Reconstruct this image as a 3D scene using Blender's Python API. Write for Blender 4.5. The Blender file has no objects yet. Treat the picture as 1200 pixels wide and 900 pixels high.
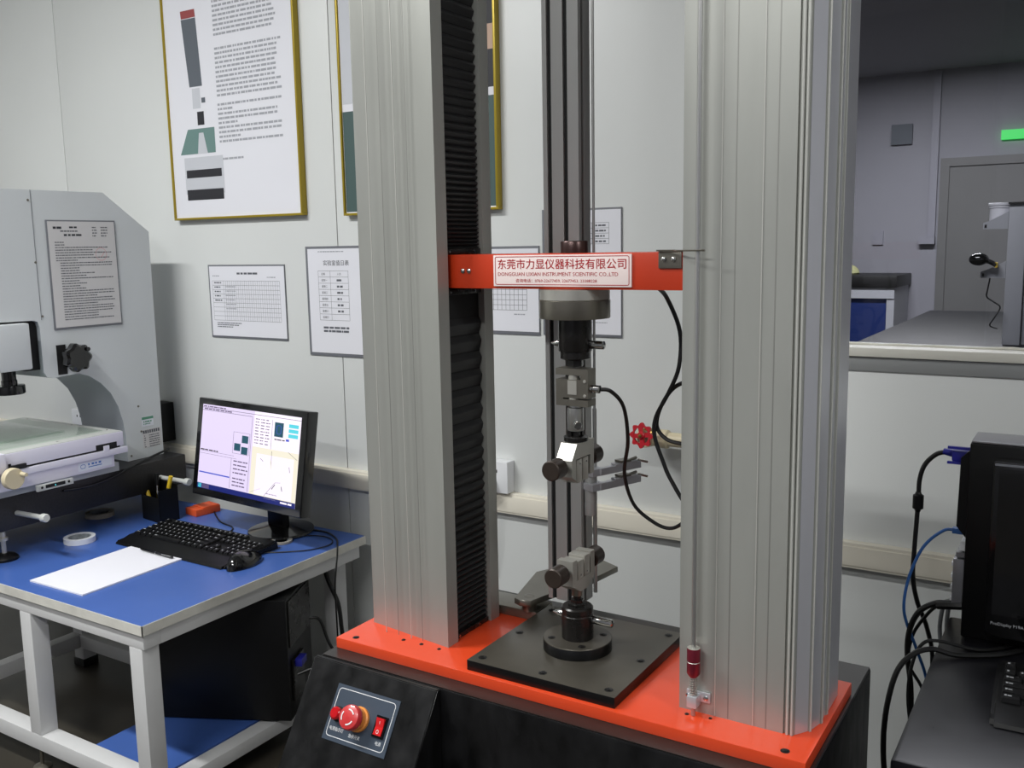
import bpy, bmesh, math, random
from mathutils import Matrix, Vector
random.seed(7)
PI = math.pi
SC = bpy.context.scene
COL = SC.collection

# ------------------------------------------------------------------ camera
def make_camera():
    cd = bpy.data.cameras.new('camera')
    cd.sensor_fit = 'HORIZONTAL'
    cd.sensor_width = 36.0
    cd.lens = 1108.6 / 1200.0 * 36.0
    cd.clip_start = 0.02
    cam = bpy.data.objects.new('camera', cd)
    COL.objects.link(cam)
    yaw, pitch, roll = -0.5596, 0.1463, -0.0183
    fwd = Vector((math.sin(yaw) * math.cos(pitch), math.cos(yaw) * math.cos(pitch), -math.sin(pitch)))
    rt = Vector((math.cos(yaw), -math.sin(yaw), 0))
    up = rt.cross(fwd)
    rt2 = rt * math.cos(roll) + up * math.sin(roll)
    up2 = -rt * math.sin(roll) + up * math.cos(roll)
    m = Matrix((rt2, up2, -fwd)).transposed().to_4x4()
    m.translation = Vector((0, 0, 1.56))
    cam.matrix_world = m
    SC.camera = cam
make_camera()

# ------------------------------------------------------------------ light
SC.view_settings.view_transform = 'Standard'
SC.view_settings.look = 'None'
SC.view_settings.gamma = 1.0
SC.view_settings.use_curve_mapping = False
SC.view_settings.exposure = 0.14
w = bpy.data.worlds.new('world'); SC.world = w; w.use_nodes = True
w.node_tree.nodes['Background'].inputs[0].default_value = (0.55, 0.62, 0.75, 1)
w.node_tree.nodes['Background'].inputs[1].default_value = 0.05
CEIL = 2.96
def ceiling_lamp(x, y, sx, sy, power, col=(0.99, 1.0, 0.99), z=CEIL - 0.03):
    l = bpy.data.lights.new('tube_light', 'AREA')
    l.shape = 'RECTANGLE'; l.size = sx; l.size_y = sy; l.energy = power; l.color = col
    o = bpy.data.objects.new('tube_light', l); COL.objects.link(o)
    o.location = (x, y, z)
    return o
ceiling_lamp(-2.25, 0.25, 1.2, 0.12, 60)
ceiling_lamp(1.7, 0.15, 1.2, 0.12, 34)
ceiling_lamp(-0.75, -0.9, 1.2, 0.12, 44)
ceiling_lamp(-0.9, 3.3, 1.2, 0.3, 38, (1.0, 0.99, 0.98))  # unseen lamp, added to brighten the front of the far instrument
ceiling_lamp(-1.2, 6.9, 1.2, 0.3, 110, (1.0, 0.99, 0.98))  # unseen lamp, added to keep the far wall bright

# ------------------------------------------------------------------ materials
def lin(c):
    return c / 12.92 if c <= 0.04045 else ((c + 0.055) / 1.055) ** 2.4
def rgb(r, g, b):
    return (lin(r / 255), lin(g / 255), lin(b / 255), 1)
def mat(name, c, rough=0.5, metal=0.0, var=0.0, scale=30.0, bump=0.0, stretch=(1, 1, 1), emit=0.0, spec=0.5, coat=0.0, rvar=0.0):
    m = bpy.data.materials.new(name); m.use_nodes = True
    nt = m.node_tree; b = nt.nodes['Principled BSDF']
    col = rgb(*c)
    b.inputs['Base Color'].default_value = col
    b.inputs['Roughness'].default_value = rough
    b.inputs['Metallic'].default_value = metal
    b.inputs['Specular IOR Level'].default_value = spec
    b.inputs['Coat Weight'].default_value = coat
    if emit and name.startswith(('screen', 'exit')):
        b.inputs['Base Color'].default_value = (0.01, 0.01, 0.01, 1)
    if emit:
        b.inputs['Emission Color'].default_value = col
        b.inputs['Emission Strength'].default_value = emit
    if var or bump or rvar:
        tc = nt.nodes.new('ShaderNodeTexCoord'); mp = nt.nodes.new('ShaderNodeMapping')
        mp.inputs['Scale'].default_value = stretch
        nz = nt.nodes.new('ShaderNodeTexNoise'); nz.inputs['Scale'].default_value = scale; nz.inputs['Detail'].default_value = 5
        nt.links.new(tc.outputs['Object'], mp.inputs['Vector']); nt.links.new(mp.outputs['Vector'], nz.inputs['Vector'])
        if var:
            cr = nt.nodes.new('ShaderNodeValToRGB')
            cr.color_ramp.elements[0].position = 0.3; cr.color_ramp.elements[1].position = 0.7
            cr.color_ramp.elements[0].color = tuple(max(0, x * (1 - var)) for x in col[:3]) + (1,)
            cr.color_ramp.elements[1].color = tuple(min(1, x * (1 + var)) for x in col[:3]) + (1,)
            nt.links.new(nz.outputs['Fac'], cr.inputs['Fac']); nt.links.new(cr.outputs['Color'], b.inputs['Base Color'])
        if rvar:
            mr = nt.nodes.new('ShaderNodeMapRange')
            mr.inputs['To Min'].default_value = max(0, rough - rvar); mr.inputs['To Max'].default_value = min(1, rough + rvar)
            nt.links.new(nz.outputs['Fac'], mr.inputs['Value']); nt.links.new(mr.outputs['Result'], b.inputs['Roughness'])
        if bump:
            bp = nt.nodes.new('ShaderNodeBump'); bp.inputs['Strength'].default_value = bump; bp.inputs['Distance'].default_value = 0.002
            nt.links.new(nz.outputs['Fac'], bp.inputs['Height']); nt.links.new(bp.outputs['Normal'], b.inputs['Normal'])
    return m
def glass_mat(name, tint, base=0.03, gloss=0.35, ior=1.45, rough=0.01):
    m = bpy.data.materials.new(name); m.use_nodes = True; nt = m.node_tree
    for n in list(nt.nodes): nt.nodes.remove(n)
    out = nt.nodes.new('ShaderNodeOutputMaterial'); mx = nt.nodes.new('ShaderNodeMixShader')
    tr = nt.nodes.new('ShaderNodeBsdfTransparent'); gl = nt.nodes.new('ShaderNodeBsdfGlossy'); fr = nt.nodes.new('ShaderNodeFresnel')
    tr.inputs['Color'].default_value = tint; gl.inputs['Roughness'].default_value = rough
    fr.inputs['IOR'].default_value = ior
    ge = nt.nodes.new('ShaderNodeNewGeometry'); ml = nt.nodes.new('ShaderNodeMath'); ml.operation = 'MULTIPLY'; sb_ = nt.nodes.new('ShaderNodeMath'); sb_.operation = 'SUBTRACT'; sb_.inputs[0].default_value = 1.0
    nt.links.new(ge.outputs['Backfacing'], sb_.inputs[1]); nt.links.new(fr.outputs[0], ml.inputs[0]); nt.links.new(sb_.outputs[0], ml.inputs[1])
    nt.links.new(ml.outputs[0], mx.inputs[0]); nt.links.new(tr.outputs[0], mx.inputs[1]); nt.links.new(gl.outputs[0], mx.inputs[2])
    nt.links.new(mx.outputs[0], out.inputs['Surface'])
    return m
M = dict(
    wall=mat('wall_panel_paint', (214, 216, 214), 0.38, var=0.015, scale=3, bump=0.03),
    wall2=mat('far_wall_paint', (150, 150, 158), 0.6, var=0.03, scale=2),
    seam=mat('panel_seam', (120, 122, 122), 0.6),
    ceil=mat('ceiling_paint', (225, 225, 222), 0.8, var=0.02, scale=6),
    floor=mat('dark_floor', (58, 54, 47), 0.35, var=0.18, scale=5, bump=0.1, rvar=0.1),
    trunk=mat('ivory_plastic', (226, 220, 205), 0.45, var=0.02, scale=8),
    sill=mat('window_sill_cream', (205, 203, 193), 0.5, var=0.04, scale=12),
    sillgrey=mat('window_channel_grey', (150, 152, 152), 0.4, metal=0.3),
    glass=glass_mat('window_glass', (0.78, 0.79, 0.82, 1)),
    clear=glass_mat('clear_acrylic', (0.93, 0.94, 0.95, 1)),
    plate=glass_mat('stage_glass', (0.93, 0.96, 0.94, 1), ior=1.4),
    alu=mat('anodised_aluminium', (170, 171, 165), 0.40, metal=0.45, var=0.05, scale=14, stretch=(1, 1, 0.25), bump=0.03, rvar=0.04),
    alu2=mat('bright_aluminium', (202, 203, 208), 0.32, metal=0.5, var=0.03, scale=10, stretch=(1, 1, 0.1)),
    aludark=mat('aluminium_groove', (150, 150, 145), 0.5, metal=0.6),
    aluhi=mat('aluminium_edge', (196, 196, 190), 0.35, metal=0.3),
    extr=mat('grey_extrusion', (176, 176, 174), 0.38, metal=0.4, var=0.03, scale=12, stretch=(1, 1, 0.1)),
    extrhi=mat('rod_steel', (190, 190, 188), 0.3, metal=0.85),
    orange=mat('orange_paint', (220, 72, 36), 0.30, var=0.04, scale=7, rvar=0.06, coat=0.2),
    beamred=mat('vermilion_paint', (196, 56, 20), 0.42, var=0.03, scale=9),
    blackmetal=mat('black_oxide', (34, 32, 31), 0.28, metal=0.35, var=0.15, scale=30, rvar=0.06),
    platen=mat('dark_platen_steel', (84, 80, 72), 0.36, metal=0.45, var=0.14, scale=14, rvar=0.1),
    plateedge=mat('platen_edge_steel', (18, 18, 19), 0.3, metal=0.3),
    cab=mat('black_crinkle_paint', (17, 17, 18), 0.34, var=0.6, scale=34, bump=0.4, spec=0.35, rvar=0.12, stretch=(1, 1, 0.5)),
    cabtop=mat('black_smooth_paint', (38, 35, 33), 0.33, var=0.1, scale=18, rvar=0.06),
    hole=mat('bolt_black', (12, 12, 12), 0.5),
    pleat=mat('bellows_rubber', (30, 30, 31), 0.42, spec=0.35),
    pit=mat('channel_dark', (9, 9, 10), 0.7),
    steel=mat('machined_steel', (184, 182, 174), 0.36, metal=0.6, var=0.06, scale=20, rvar=0.05),
    steeldark=mat('dull_steel', (128, 124, 114), 0.30, metal=0.75, var=0.1, scale=16),
    chrome=mat('polished_chrome', (200, 200, 198), 0.14, metal=1),
    knob=mat('brown_black_knob', (58, 49, 43), 0.4, metal=0.4, var=0.12, scale=120),
    brownsteel=mat('browned_steel', (66, 48, 46), 0.3, metal=0.6, var=0.1, scale=30),
    maroon=mat('maroon_anodised', (122, 36, 52), 0.34, metal=0.5),
    nameplate=mat('nameplate_pink_white', (243, 226, 222), 0.3),
    namered=mat('nameplate_red', (172, 24, 34), 0.4),
    panelblue=mat('panel_slate_blue', (54, 65, 79), 0.42, var=0.04, scale=12),
    white=mat('white_print', (225, 226, 228), 0.5),
    ered=mat('emergency_red', (196, 48, 50), 0.35, coat=0.3),
    eyellow=mat('emergency_orange_yellow', (236, 150, 70), 0.4),
    lampred=mat('lamp_red', (190, 22, 30), 0.15, coat=0.6),
    switchred=mat('rocker_red', (196, 24, 28), 0.15, coat=0.8, emit=0.12),
    blackplastic=mat('black_plastic', (11, 11, 12), 0.42, spec=0.3, var=0.1, scale=80),
    blackgloss=mat('black_gloss_plastic', (12, 12, 13), 0.14, coat=0.4),
    cable=mat('black_cable', (14, 14, 14), 0.42),
    cablegrey=mat('grey_cable', (110, 112, 114), 0.45),
    cableblue=mat('blue_cable', (50, 96, 160), 0.4),
    vga=mat('vga_blue', (34, 36, 140), 0.4),
    cream=mat('cream_ppr', (202, 190, 160), 0.45),
    brass=mat('brass', (170, 140, 80), 0.3, metal=1),
    valvered=mat('valve_red', (184, 26, 40), 0.38),
    paper=mat('white_paper', (224, 224, 230), 0.7, var=0.01, scale=6),
    paper2=mat('grey_white_paper', (206, 204, 204), 0.7, var=0.02, scale=6),
    ink=mat('ink_grey', (96, 98, 104), 0.7),
    inkdark=mat('ink_dark', (52, 54, 60), 0.7),
    inklight=mat('ink_light', (160, 162, 168), 0.7),
    inkred=mat('stamp_pink', (214, 170, 172), 0.7),
    sleeve=mat('sleeve_edge_grey', (112, 114, 120), 0.35),
    gold=mat('gold_frame', (164, 142, 38), 0.35, metal=0.4),
    teal=mat('print_dark_teal', (66, 88, 86), 0.6),
    tealpic=mat('print_grey_green', (104, 134, 130), 0.6),
    picgrey=mat('print_slate', (92, 98, 106), 0.6),
    picdark=mat('print_near_black', (38, 38, 44), 0.6),
    picskin=mat('print_tan', (190, 160, 140), 0.6),
    picred=mat('print_red', (150, 70, 70), 0.6),
    piclight=mat('print_pale_grey', (196, 198, 204), 0.6),
    picorange=mat('print_pale_orange', (222, 180, 160), 0.6),
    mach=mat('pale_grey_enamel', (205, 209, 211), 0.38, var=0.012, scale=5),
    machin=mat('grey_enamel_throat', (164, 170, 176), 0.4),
    stage=mat('white_lilac_enamel', (222, 220, 232), 0.36),
    stagegrey=mat('stage_grey_enamel', (188, 190, 186), 0.35),
    granite=mat('black_granite', (30, 29, 30), 0.45, var=0.35, scale=160),
    blue=mat('blue_laminate', (66, 98, 168), 0.33, var=0.05, scale=5, rvar=0.05),
    bandw=mat('white_edge_band', (208, 206, 198), 0.5, var=0.1, scale=20),
    frame=mat('white_powder_coat', (206, 206, 206), 0.42, var=0.04, scale=7),
    desk=mat('black_desk_laminate', (22, 22, 26), 0.30, spec=0.25, var=0.15, scale=40, rvar=0.05),
    tape=mat('white_tape', (220, 222, 226), 0.4),
    tapeinner=mat('tape_core_grey', (140, 146, 150), 0.5, var=0.3, scale=90),
    taupe=mat('tan_tape', (150, 144, 134), 0.5),
    boxorange=mat('orange_box', (214, 84, 40), 0.5, var=0.08, scale=40),
    yellow=mat('yellow_plastic', (214, 180, 40), 0.4),
    legend=mat('key_legend', (170, 172, 176), 0.6),
    silver=mat('silver_top', (150, 150, 154), 0.3, metal=0.6),
    sticker=mat('sticker_white', (226, 230, 238), 0.5),
    stickblue=mat('sticker_blue', (70, 120, 190), 0.5),
    stickgreen=mat('sticker_green', (88, 150, 122), 0.5),
    scr=mat('screen_lilac', (236, 222, 255), 0.3, emit=0.9),
    scrw=mat('screen_white', (250, 240, 255), 0.3, emit=1.0),
    scrpale=mat('screen_cream', (250, 243, 222), 0.3, emit=0.9),
    scrblue=mat('screen_navy', (20, 34, 120), 0.3, emit=0.8),
    scrmid=mat('screen_blue_bar', (70, 90, 210), 0.3, emit=0.9),
    scrcyan=mat('screen_cyan', (90, 220, 235), 0.3, emit=0.9),
    scrteal=mat('screen_dark_teal', (20, 84, 104), 0.3, emit=0.8),
    scrtxt=mat('screen_text', (120, 104, 140), 0.3, emit=0.7),
    scrdark=mat('screen_dark', (60, 50, 56), 0.3, emit=0.6),
    labblue=mat('far_cabinet_blue', (22, 44, 104), 0.5),
    labblack=mat('far_bench_black', (20, 20, 24), 0.5, spec=0.15),
    labgrey=mat('far_grey', (176, 178, 184), 0.5),
    labdoor=mat('far_door_grey', (112, 112, 112), 0.5, var=0.05, scale=3),
    labtrim=mat('far_trim_grey', (150, 150, 160), 0.5),
    exit=mat('exit_green', (40, 200, 80), 0.4, emit=1.6),
    labwhite=mat('far_white', (226, 226, 232), 0.5),
    clothyel=mat('far_pale_yellow', (190, 190, 140), 0.7),
)

# ------------------------------------------------------------------ mesh builder
class B:
    def __init__(s): s.bm = bmesh.new(); s.mi = 0
    def _face(s, vs, mi):
        try:
            f = s.bm.faces.new(vs); f.material_index = mi; return f
        except ValueError: return None
    def box(s, x0, x1, y0, y1, z0, z1, mi=0, bev=0.0, T=None):
        c = [(x0, y0, z0), (x1, y0, z0), (x1, y1, z0), (x0, y1, z0), (x0, y0, z1), (x1, y0, z1), (x1, y1, z1), (x0, y1, z1)]
        v = [s.bm.verts.new((T @ Vector(p)) if T else p) for p in c]
        fs = [s._face([v[i] for i in q], mi) for q in ((0, 3, 2, 1), (4, 5, 6, 7), (0, 1, 5, 4), (1, 2, 6, 5), (2, 3, 7, 6), (3, 0, 4, 7))]
        if bev > 0:
            es = list({e for f in fs for e in f.edges})
            r = bmesh.ops.bevel(s.bm, geom=es, offset=bev, segments=2, profile=0.6, affect='EDGES')
            for f in r['faces']: f.material_index = mi
        return s
    def cone(s, p0, p1, r0, r1=None, n=24, mi=0, mcap=None, cap=(1, 1), inner=0):
        if r1 is None: r1 = r0
        p0 = Vector(p0); p1 = Vector(p1); d = (p1 - p0).normalized()
        a = d.orthogonal().normalized(); b = d.cross(a)
        mcap = mi if mcap is None else mcap
        ring = lambda p, r: [s.bm.verts.new(p + (a * math.cos(2 * PI * k / n) + b * math.sin(2 * PI * k / n)) * r) for k in range(n)]
        A = ring(p0, r0); C = ring(p1, r1)
        for k in range(n): s._face([A[k], A[(k + 1) % n], C[(k + 1) % n], C[k]], mi)
        if cap[0]: s._face(list(reversed(A)), mcap)
        if cap[1]: s._face(C, mcap)
        return s
    def lathe(s, prof, p0, axis=(0, 0, 1), n=28, mi=0, mis=None):
        p0 = Vector(p0); d = Vector(axis).normalized(); a = d.orthogonal().normalized(); b = d.cross(a)
        R = []
        for (r, h) in prof:
            R.append([s.bm.verts.new(p0 + d * h + (a * math.cos(2 * PI * k / n) + b * math.sin(2 * PI * k / n)) * max(r, 1e-5)) for k in range(n)])
        for i in range(len(R) - 1):
            m_ = mi if mis is None else mis[i]
            for k in range(n): s._face([R[i][k], R[i][(k + 1) % n], R[i + 1][(k + 1) % n], R[i + 1][k]], m_)
        s._face(list(reversed(R[0])), mi if mis is None else mis[0]); s._face(R[-1], mi if mis is None else mis[-1])
        return s
    def prism(s, poly, fn, a0, a1, mi=0, mcap=None):
        # poly: list of 2-D points; fn(u, v, a) -> 3-D point
        mcap = mi if mcap is None else mcap
        A = [s.bm.verts.new(fn(u, v, a0)) for u, v in poly]; C = [s.bm.verts.new(fn(u, v, a1)) for u, v in poly]
        n = len(poly)
        for k in range(n): s._face([A[k], A[(k + 1) % n], C[(k + 1) % n], C[k]], mi)
        s._face(list(reversed(A)), mcap); s._face(C, mcap)
        return s
    def tube(s, pts, r, n=10, mi=0, sub=6):
        P = [Vector(p) for p in pts]; Q = []
        for i in range(len(P) - 1):
            p0 = P[max(i - 1, 0)]; p1 = P[i]; p2 = P[i + 1]; p3 = P[min(i + 2, len(P) - 1)]
            for k in range(sub):
                t = k / sub
                Q.append(0.5 * ((2 * p1) + (p2 - p0) * t + (2 * p0 - 5 * p1 + 4 * p2 - p3) * t * t + (-p0 + 3 * p1 - 3 * p2 + p3) * t ** 3))
        Q.append(P[-1]); up = None; R = []
        for i, q in enumerate(Q):
            d = (Q[min(i + 1, len(Q) - 1)] - Q[max(i - 1, 0)]).normalized()
            up = d.orthogonal().normalized() if up is None else (up - d * up.dot(d)).normalized()
            b = d.cross(up)
            R.append([s.bm.verts.new(q + (up * math.cos(2 * PI * k / n) + b * math.sin(2 * PI * k / n)) * r) for k in range(n)])
        for i in range(len(R) - 1):
            for k in range(n): s._face([R[i][k], R[i][(k + 1) % n], R[i + 1][(k + 1) % n], R[i + 1][k]], mi)
        s._face(list(reversed(R[0])), mi); s._face(R[-1], mi)
        return s
    def quad(s, a, b, c, d, mi=0):
        s._face([s.bm.verts.new(p) for p in (a, b, c, d)], mi); return s
    def ball(s, c, r, sx=1, sy=1, sz=1, mi=0, n=16):
        r_ = bmesh.ops.create_uvsphere(s.bm, u_segments=n, v_segments=n // 2, radius=r)
        for v in r_['verts']:
            v.co = Vector((v.co.x * sx, v.co.y * sy, v.co.z * sz)) + Vector(c)
            for f in v.link_faces: f.material_index = mi
        return s

W = {}
def wm(o): return W.get(o.name, Matrix())
def mesh_of(b, name, mats, smooth=True):
    me = bpy.data.meshes.new(name)
    bmesh.ops.recalc_face_normals(b.bm, faces=b.bm.faces[:])
    b.bm.to_mesh(me); b.bm.free()
    for m in (mats if isinstance(mats, (list, tuple)) else [mats]): me.materials.append(M[m])
    if smooth:
        me.shade_smooth(); me.set_sharp_from_angle(angle=math.radians(38))
    return me
def thing(name, label, cat, loc=(0, 0, 0), rz=0.0, group=None, rx=0.0):
    o = bpy.data.objects.new(name, None); COL.objects.link(o)
    o.empty_display_size = 0.05
    o.location = loc; o.rotation_euler = (rx, 0, rz)
    W[o.name] = Matrix.Translation(loc) @ Matrix.Rotation(rz, 4, 'Z') @ Matrix.Rotation(rx, 4, 'X')
    o['label'] = label; o['category'] = cat
    if group: o['group'] = group
    return o
def obj(name, b, mats, parent=None, label=None, world=True, smooth=True):
    """links the builder's mesh; coordinates are world ones unless world is False (then the parent's own)."""
    if parent is not None and world: b.bm.transform(wm(parent).inverted())
    if parent is None:
        xs = [v.co for v in b.bm.verts]
        c = Vector(((min(v.x for v in xs) + max(v.x for v in xs)) / 2, (min(v.y for v in xs) + max(v.y for v in xs)) / 2, min(v.z for v in xs)))
        b.bm.transform(Matrix.Translation(-c))
    me = mesh_of(b, name, mats, smooth)
    o = bpy.data.objects.new(name, me); COL.objects.link(o)
    if parent is not None:
        o.parent = parent; W[o.name] = wm(parent).copy()
    else:
        o.location = c; W[o.name] = Matrix.Translation(c)
    if label: o['label'] = label
    return o
def single(name, b, mats, label, cat, group=None, smooth=True):
    o = obj(name, b, mats, smooth=smooth); o['label'] = label; o['category'] = cat
    if group: o['group'] = group
    return o
def struct(name, b, mats, smooth=True):
    o = obj(name, b, mats, smooth=smooth); o['kind'] = 'structure'; return o
def dup(o, name, loc, parent, T=None):
    """a copy of a part, sharing its mesh, moved by loc in its parent's frame"""
    c = o.copy(); COL.objects.link(c); c.parent = parent; c.location = loc
    return c
def merge_text(b, txt, size, F, mi=0, align='LEFT', sx=1.0, bold=0.0):
    """adds flat lettering; F maps (u, v) to a 3-D point"""
    cu = bpy.data.curves.new('t', 'FONT'); cu.body = txt; cu.size = size; cu.align_x = align
    cu.resolution_u = 2; cu.offset = bold
    o = bpy.data.objects.new('t', cu); COL.objects.link(o)
    dg = bpy.context.evaluated_depsgraph_get()
    me = bpy.data.meshes.new_from_object(o.evaluated_get(dg))
    bm2 = bmesh.new(); bm2.from_mesh(me)
    vm = {}
    for v in bm2.verts: vm[v.index] = b.bm.verts.new(F(v.co.x * sx, v.co.y))
    for f in bm2.faces: b._face([vm[v.index] for v in f.verts], mi)
    bm2.free(); bpy.data.meshes.remove(me); bpy.data.objects.remove(o); bpy.data.curves.remove(cu)
    return b
def rect(b, F, u0, u1, v0, v1, mi=0):
    b.quad(F(u0, v0), F(u1, v0), F(u1, v1), F(u0, v1), mi)
def line_frame(b, F, u0, u1, v0, v1, t, mi=0):
    rect(b, F, u0, u1, v0, v0 + t, mi); rect(b, F, u0, u1, v1 - t, v1, mi)
    rect(b, F, u0, u0 + t, v0, v1, mi); rect(b, F, u1 - t, u1, v0, v1, mi)
def grid(b, F, us, vs, t, mi=0):
    for u in us: rect(b, F, u - t / 2, u + t / 2, vs[0], vs[-1], mi)
    for v in vs: rect(b, F, us[0], us[-1], v - t / 2, v + t / 2, mi)
def scribble(b, F, u0, u1, v, h, mi=0, fill=0.82):
    """a run of small illegible word-sized marks"""
    u = u0
    while u < u1 - h:
        l = min(random.uniform(0.8, 3.5) * h, u1 - u)
        rect(b, F, u, u + l, v, v + h, mi); u += l + h * random.uniform(0.25, 0.7)
def rounded_frame(b, F, u0, u1, v0, v1, r, t, mi=0, n=6):
    def ring(o):
        P = []
        for cx, cy, a0 in ((u1 - r, v1 - r, 0), (u0 + r, v1 - r, 90), (u0 + r, v0 + r, 180), (u1 - r, v0 + r, 270)):
            for k in range(n + 1):
                a = math.radians(a0 + 90 * k / n); P.append((cx + (r - o) * math.cos(a), cy + (r - o) * math.sin(a)))
        return P
    A = ring(0); C = ring(t); m = len(A)
    for k in range(m):
        b.quad(F(*A[k]), F(*A[(k + 1) % m]), F(*C[(k + 1) % m]), F(*C[k]), mi)

# ================================================================== SETTING
FZ = 0.26           # floor height
WY = 2.05           # back wall face
WX0, WX1 = -0.62, 0.75   # window opening
WZ0, WZ1 = 1.315, 2.45
struct('floor', B().box(-4.2, 2.4, -2.4, 2.05, FZ - 0.1, FZ), 'floor')
struct('ceiling', B().box(-4.2, 2.4, -2.4, 2.17, CEIL, CEIL + 0.1), 'ceil')
b = B()
b.box(-4.2, WX0, WY + 0.01, WY + 0.12, FZ, CEIL); b.box(WX1, 2.4, WY + 0.01, WY + 0.12, FZ, CEIL)
b.box(WX0, WX1, WY + 0.01, WY + 0.12, FZ, WZ0 - 0.002); b.box(WX0, WX1, WY + 0.01, WY + 0.12, WZ1, CEIL)
wb = struct('wall_back', b, 'seam')
seams = [-4.2, -3.108, -1.861, WX0]
for i in range(3):
    obj('wall_panel', B().box(seams[i] + 0.0015, seams[i + 1] - 0.0015, WY, WY + 0.0098, FZ, CEIL, bev=0.001), 'wall', wb)
obj('wall_panel', B().box(WX0 + 0.0015, WX1 - 0.0015, WY, WY + 0.0098, FZ, 1.286, bev=0.001), 'wall', wb)
obj('wall_panel', B().box(WX0 + 0.0015, WX1 - 0.0015, WY, WY + 0.0098, WZ1, CEIL, bev=0.001), 'wall', wb)
obj('wall_panel', B().box(WX1 + 0.0015, 2.4, WY, WY + 0.0098, FZ, CEIL, bev=0.001), 'wall', wb)
struct('wall_left', B().box(-4.3, -4.2, -2.4, 2.17, FZ, CEIL), 'wall')
struct('wall_right', B().box(2.4, 2.5, -2.4, 2.17, FZ, CEIL), 'wall2')  # out of view like the front wall; both greyed to weaken bounced light
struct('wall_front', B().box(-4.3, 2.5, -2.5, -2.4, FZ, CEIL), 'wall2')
# cable trunking along the back wall
b = B(); b.box(-4.2, 2.4, WY - 0.022, WY - 0.0002, 0.862, 0.918, bev=0.002)
b.box(-4.2, 2.4, WY - 0.0245, WY - 0.022, 0.868, 0.9105, bev=0.0008)
struct('trim_1', b, 'trunk')
# window
b = B(); b.box(WX0, WX1, WY - 0.012, WY + 0.10, 1.3165, 1.336, bev=0.003)
b.box(WX0, WX1, WY - 0.004, WY + 0.0098, 1.286, 1.3155, mi=1, bev=0.001)
b.box(WX0, WX0 + 0.03, WY - 0.004, WY + 0.10, 1.336, WZ1, mi=1); b.box(WX1 - 0.03, WX1, WY - 0.004, WY + 0.10, 1.336, WZ1, mi=1)
b.box(WX0, WX1, WY - 0.004, WY + 0.10, WZ1 - 0.03, WZ1, mi=1)
win = struct('window_1', b, ['sill', 'sillgrey'])
obj('window_pane', B().box(WX0 + 0.03, WX1 - 0.03, WY + 0.045, WY + 0.051, 1.336, WZ1 - 0.03), 'glass', win)
b = B()
pts = [(-0.6 + k * 0.035, WY + 0.043, 1.338 + random.uniform(-0.0015, 0.0025)) for k in range(38)]
b.tube(pts, 0.003, n=6, sub=2)
obj('sealant_bead', b, 'sill', win)
# room beyond the window
FY = 9.0
struct('floor_beyond', B().box(-4.2, 4.0, 2.17, FY, FZ - 0.1, FZ), 'floor')
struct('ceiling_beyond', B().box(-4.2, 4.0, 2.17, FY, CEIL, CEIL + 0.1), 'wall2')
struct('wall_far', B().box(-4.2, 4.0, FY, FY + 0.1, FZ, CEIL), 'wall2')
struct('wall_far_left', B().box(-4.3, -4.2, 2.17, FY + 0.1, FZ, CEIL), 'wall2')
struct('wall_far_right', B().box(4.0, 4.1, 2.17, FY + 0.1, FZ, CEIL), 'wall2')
b = B()
b.box(-1.25, -1.18, FY - 0.05, FY - 0.001, FZ, 2.22, mi=1); b.box(0.25, 0.32, FY - 0.05, FY - 0.001, FZ, 2.22, mi=1)
b.box(-1.18, 0.25, FY - 0.05, FY - 0.001, 2.15, 2.22, mi=1)
b.box(-1.18, 0.25, FY - 0.03, FY - 0.001, FZ, 2.15)
struct('door_1', b, ['labdoor', 'labdoor'])

# ================================================================== TENSILE TESTER
mt = thing('tensile_testing_machine', 'twin-column tensile testing machine with orange base plate and red crosshead', 'testing machine', (-0.642, 1.2, FZ))
# pedestal
b = B()
b.box(-1.02, -0.262, 1.042, 1.42, 0.31, 0.9215, bev=0.004)
obj('pedestal_cabinet', b, 'cab', mt)
obj('cabinet_lid', B().box(-1.018, -0.264, 1.044, 1.418, 0.9216, 0.9226), 'cabtop', mt)
for sx in (-0.99, -0.29):
    for sy in (1.07, 1.39):
        obj('foot', B().cone((sx, sy, FZ), (sx, sy, 0.31), 0.022), 'blackplastic', mt)
# console with slanted face: profile in (y, z)
prof = [(1.0418, 0.9213), (1.0350, 0.9205), (1.0350 - 0.5358 * 0.175, 0.9205 - 0.8443 * 0.175), (1.0350 - 0.5358 * 0.175 + 0.03, 0.70), (1.0418, 0.66)]
b = B(); b.prism(prof, lambda u, v, a: (a, u, v), -1.026, -0.786)
bmesh.ops.bevel(b.bm, geom=b.bm.edges[:], offset=0.0012, segments=2, affect='EDGES')
obj('slanted_console', b, 'cab', mt)
# control panel plate in the plane of the slant
P0 = Vector((-0.962, 1.02, 0.897)); PD = Vector((0, -0.5358, -0.8443)); PN = Vector((0, -0.8443, 0.5358))
def CP(u, v, o=0.0): return P0 + Vector((u, 0, 0)) + PD * v + PN * o
b = B(); b.prism([(0, 0), (0.1208, 0), (0.1208, 0.082), (0, 0.082)], lambda u, v, a: CP(u, v, a), -0.012, 0.0012)
rounded_frame(b, lambda u, v: CP(u, v, 0.0016), 0.005, 0.1155, 0.005, 0.076, 0.006, 0.0010, mi=1)
for txt, u, v, s_ in (('电源指示灯', 0.0045, 0.0665, 0.0062), ('急停开关', 0.043, 0.0690, 0.0062), ('电源', 0.0935, 0.0675, 0.0062)):
    merge_text(b, txt, s_, lambda uu, vv, u=u, v=v: CP(u + 0.004 + uu, v - vv, 0.0016), 1, sx=0.9)
cp = obj('control_panel', b, ['panelblue', 'white'], mt)
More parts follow.
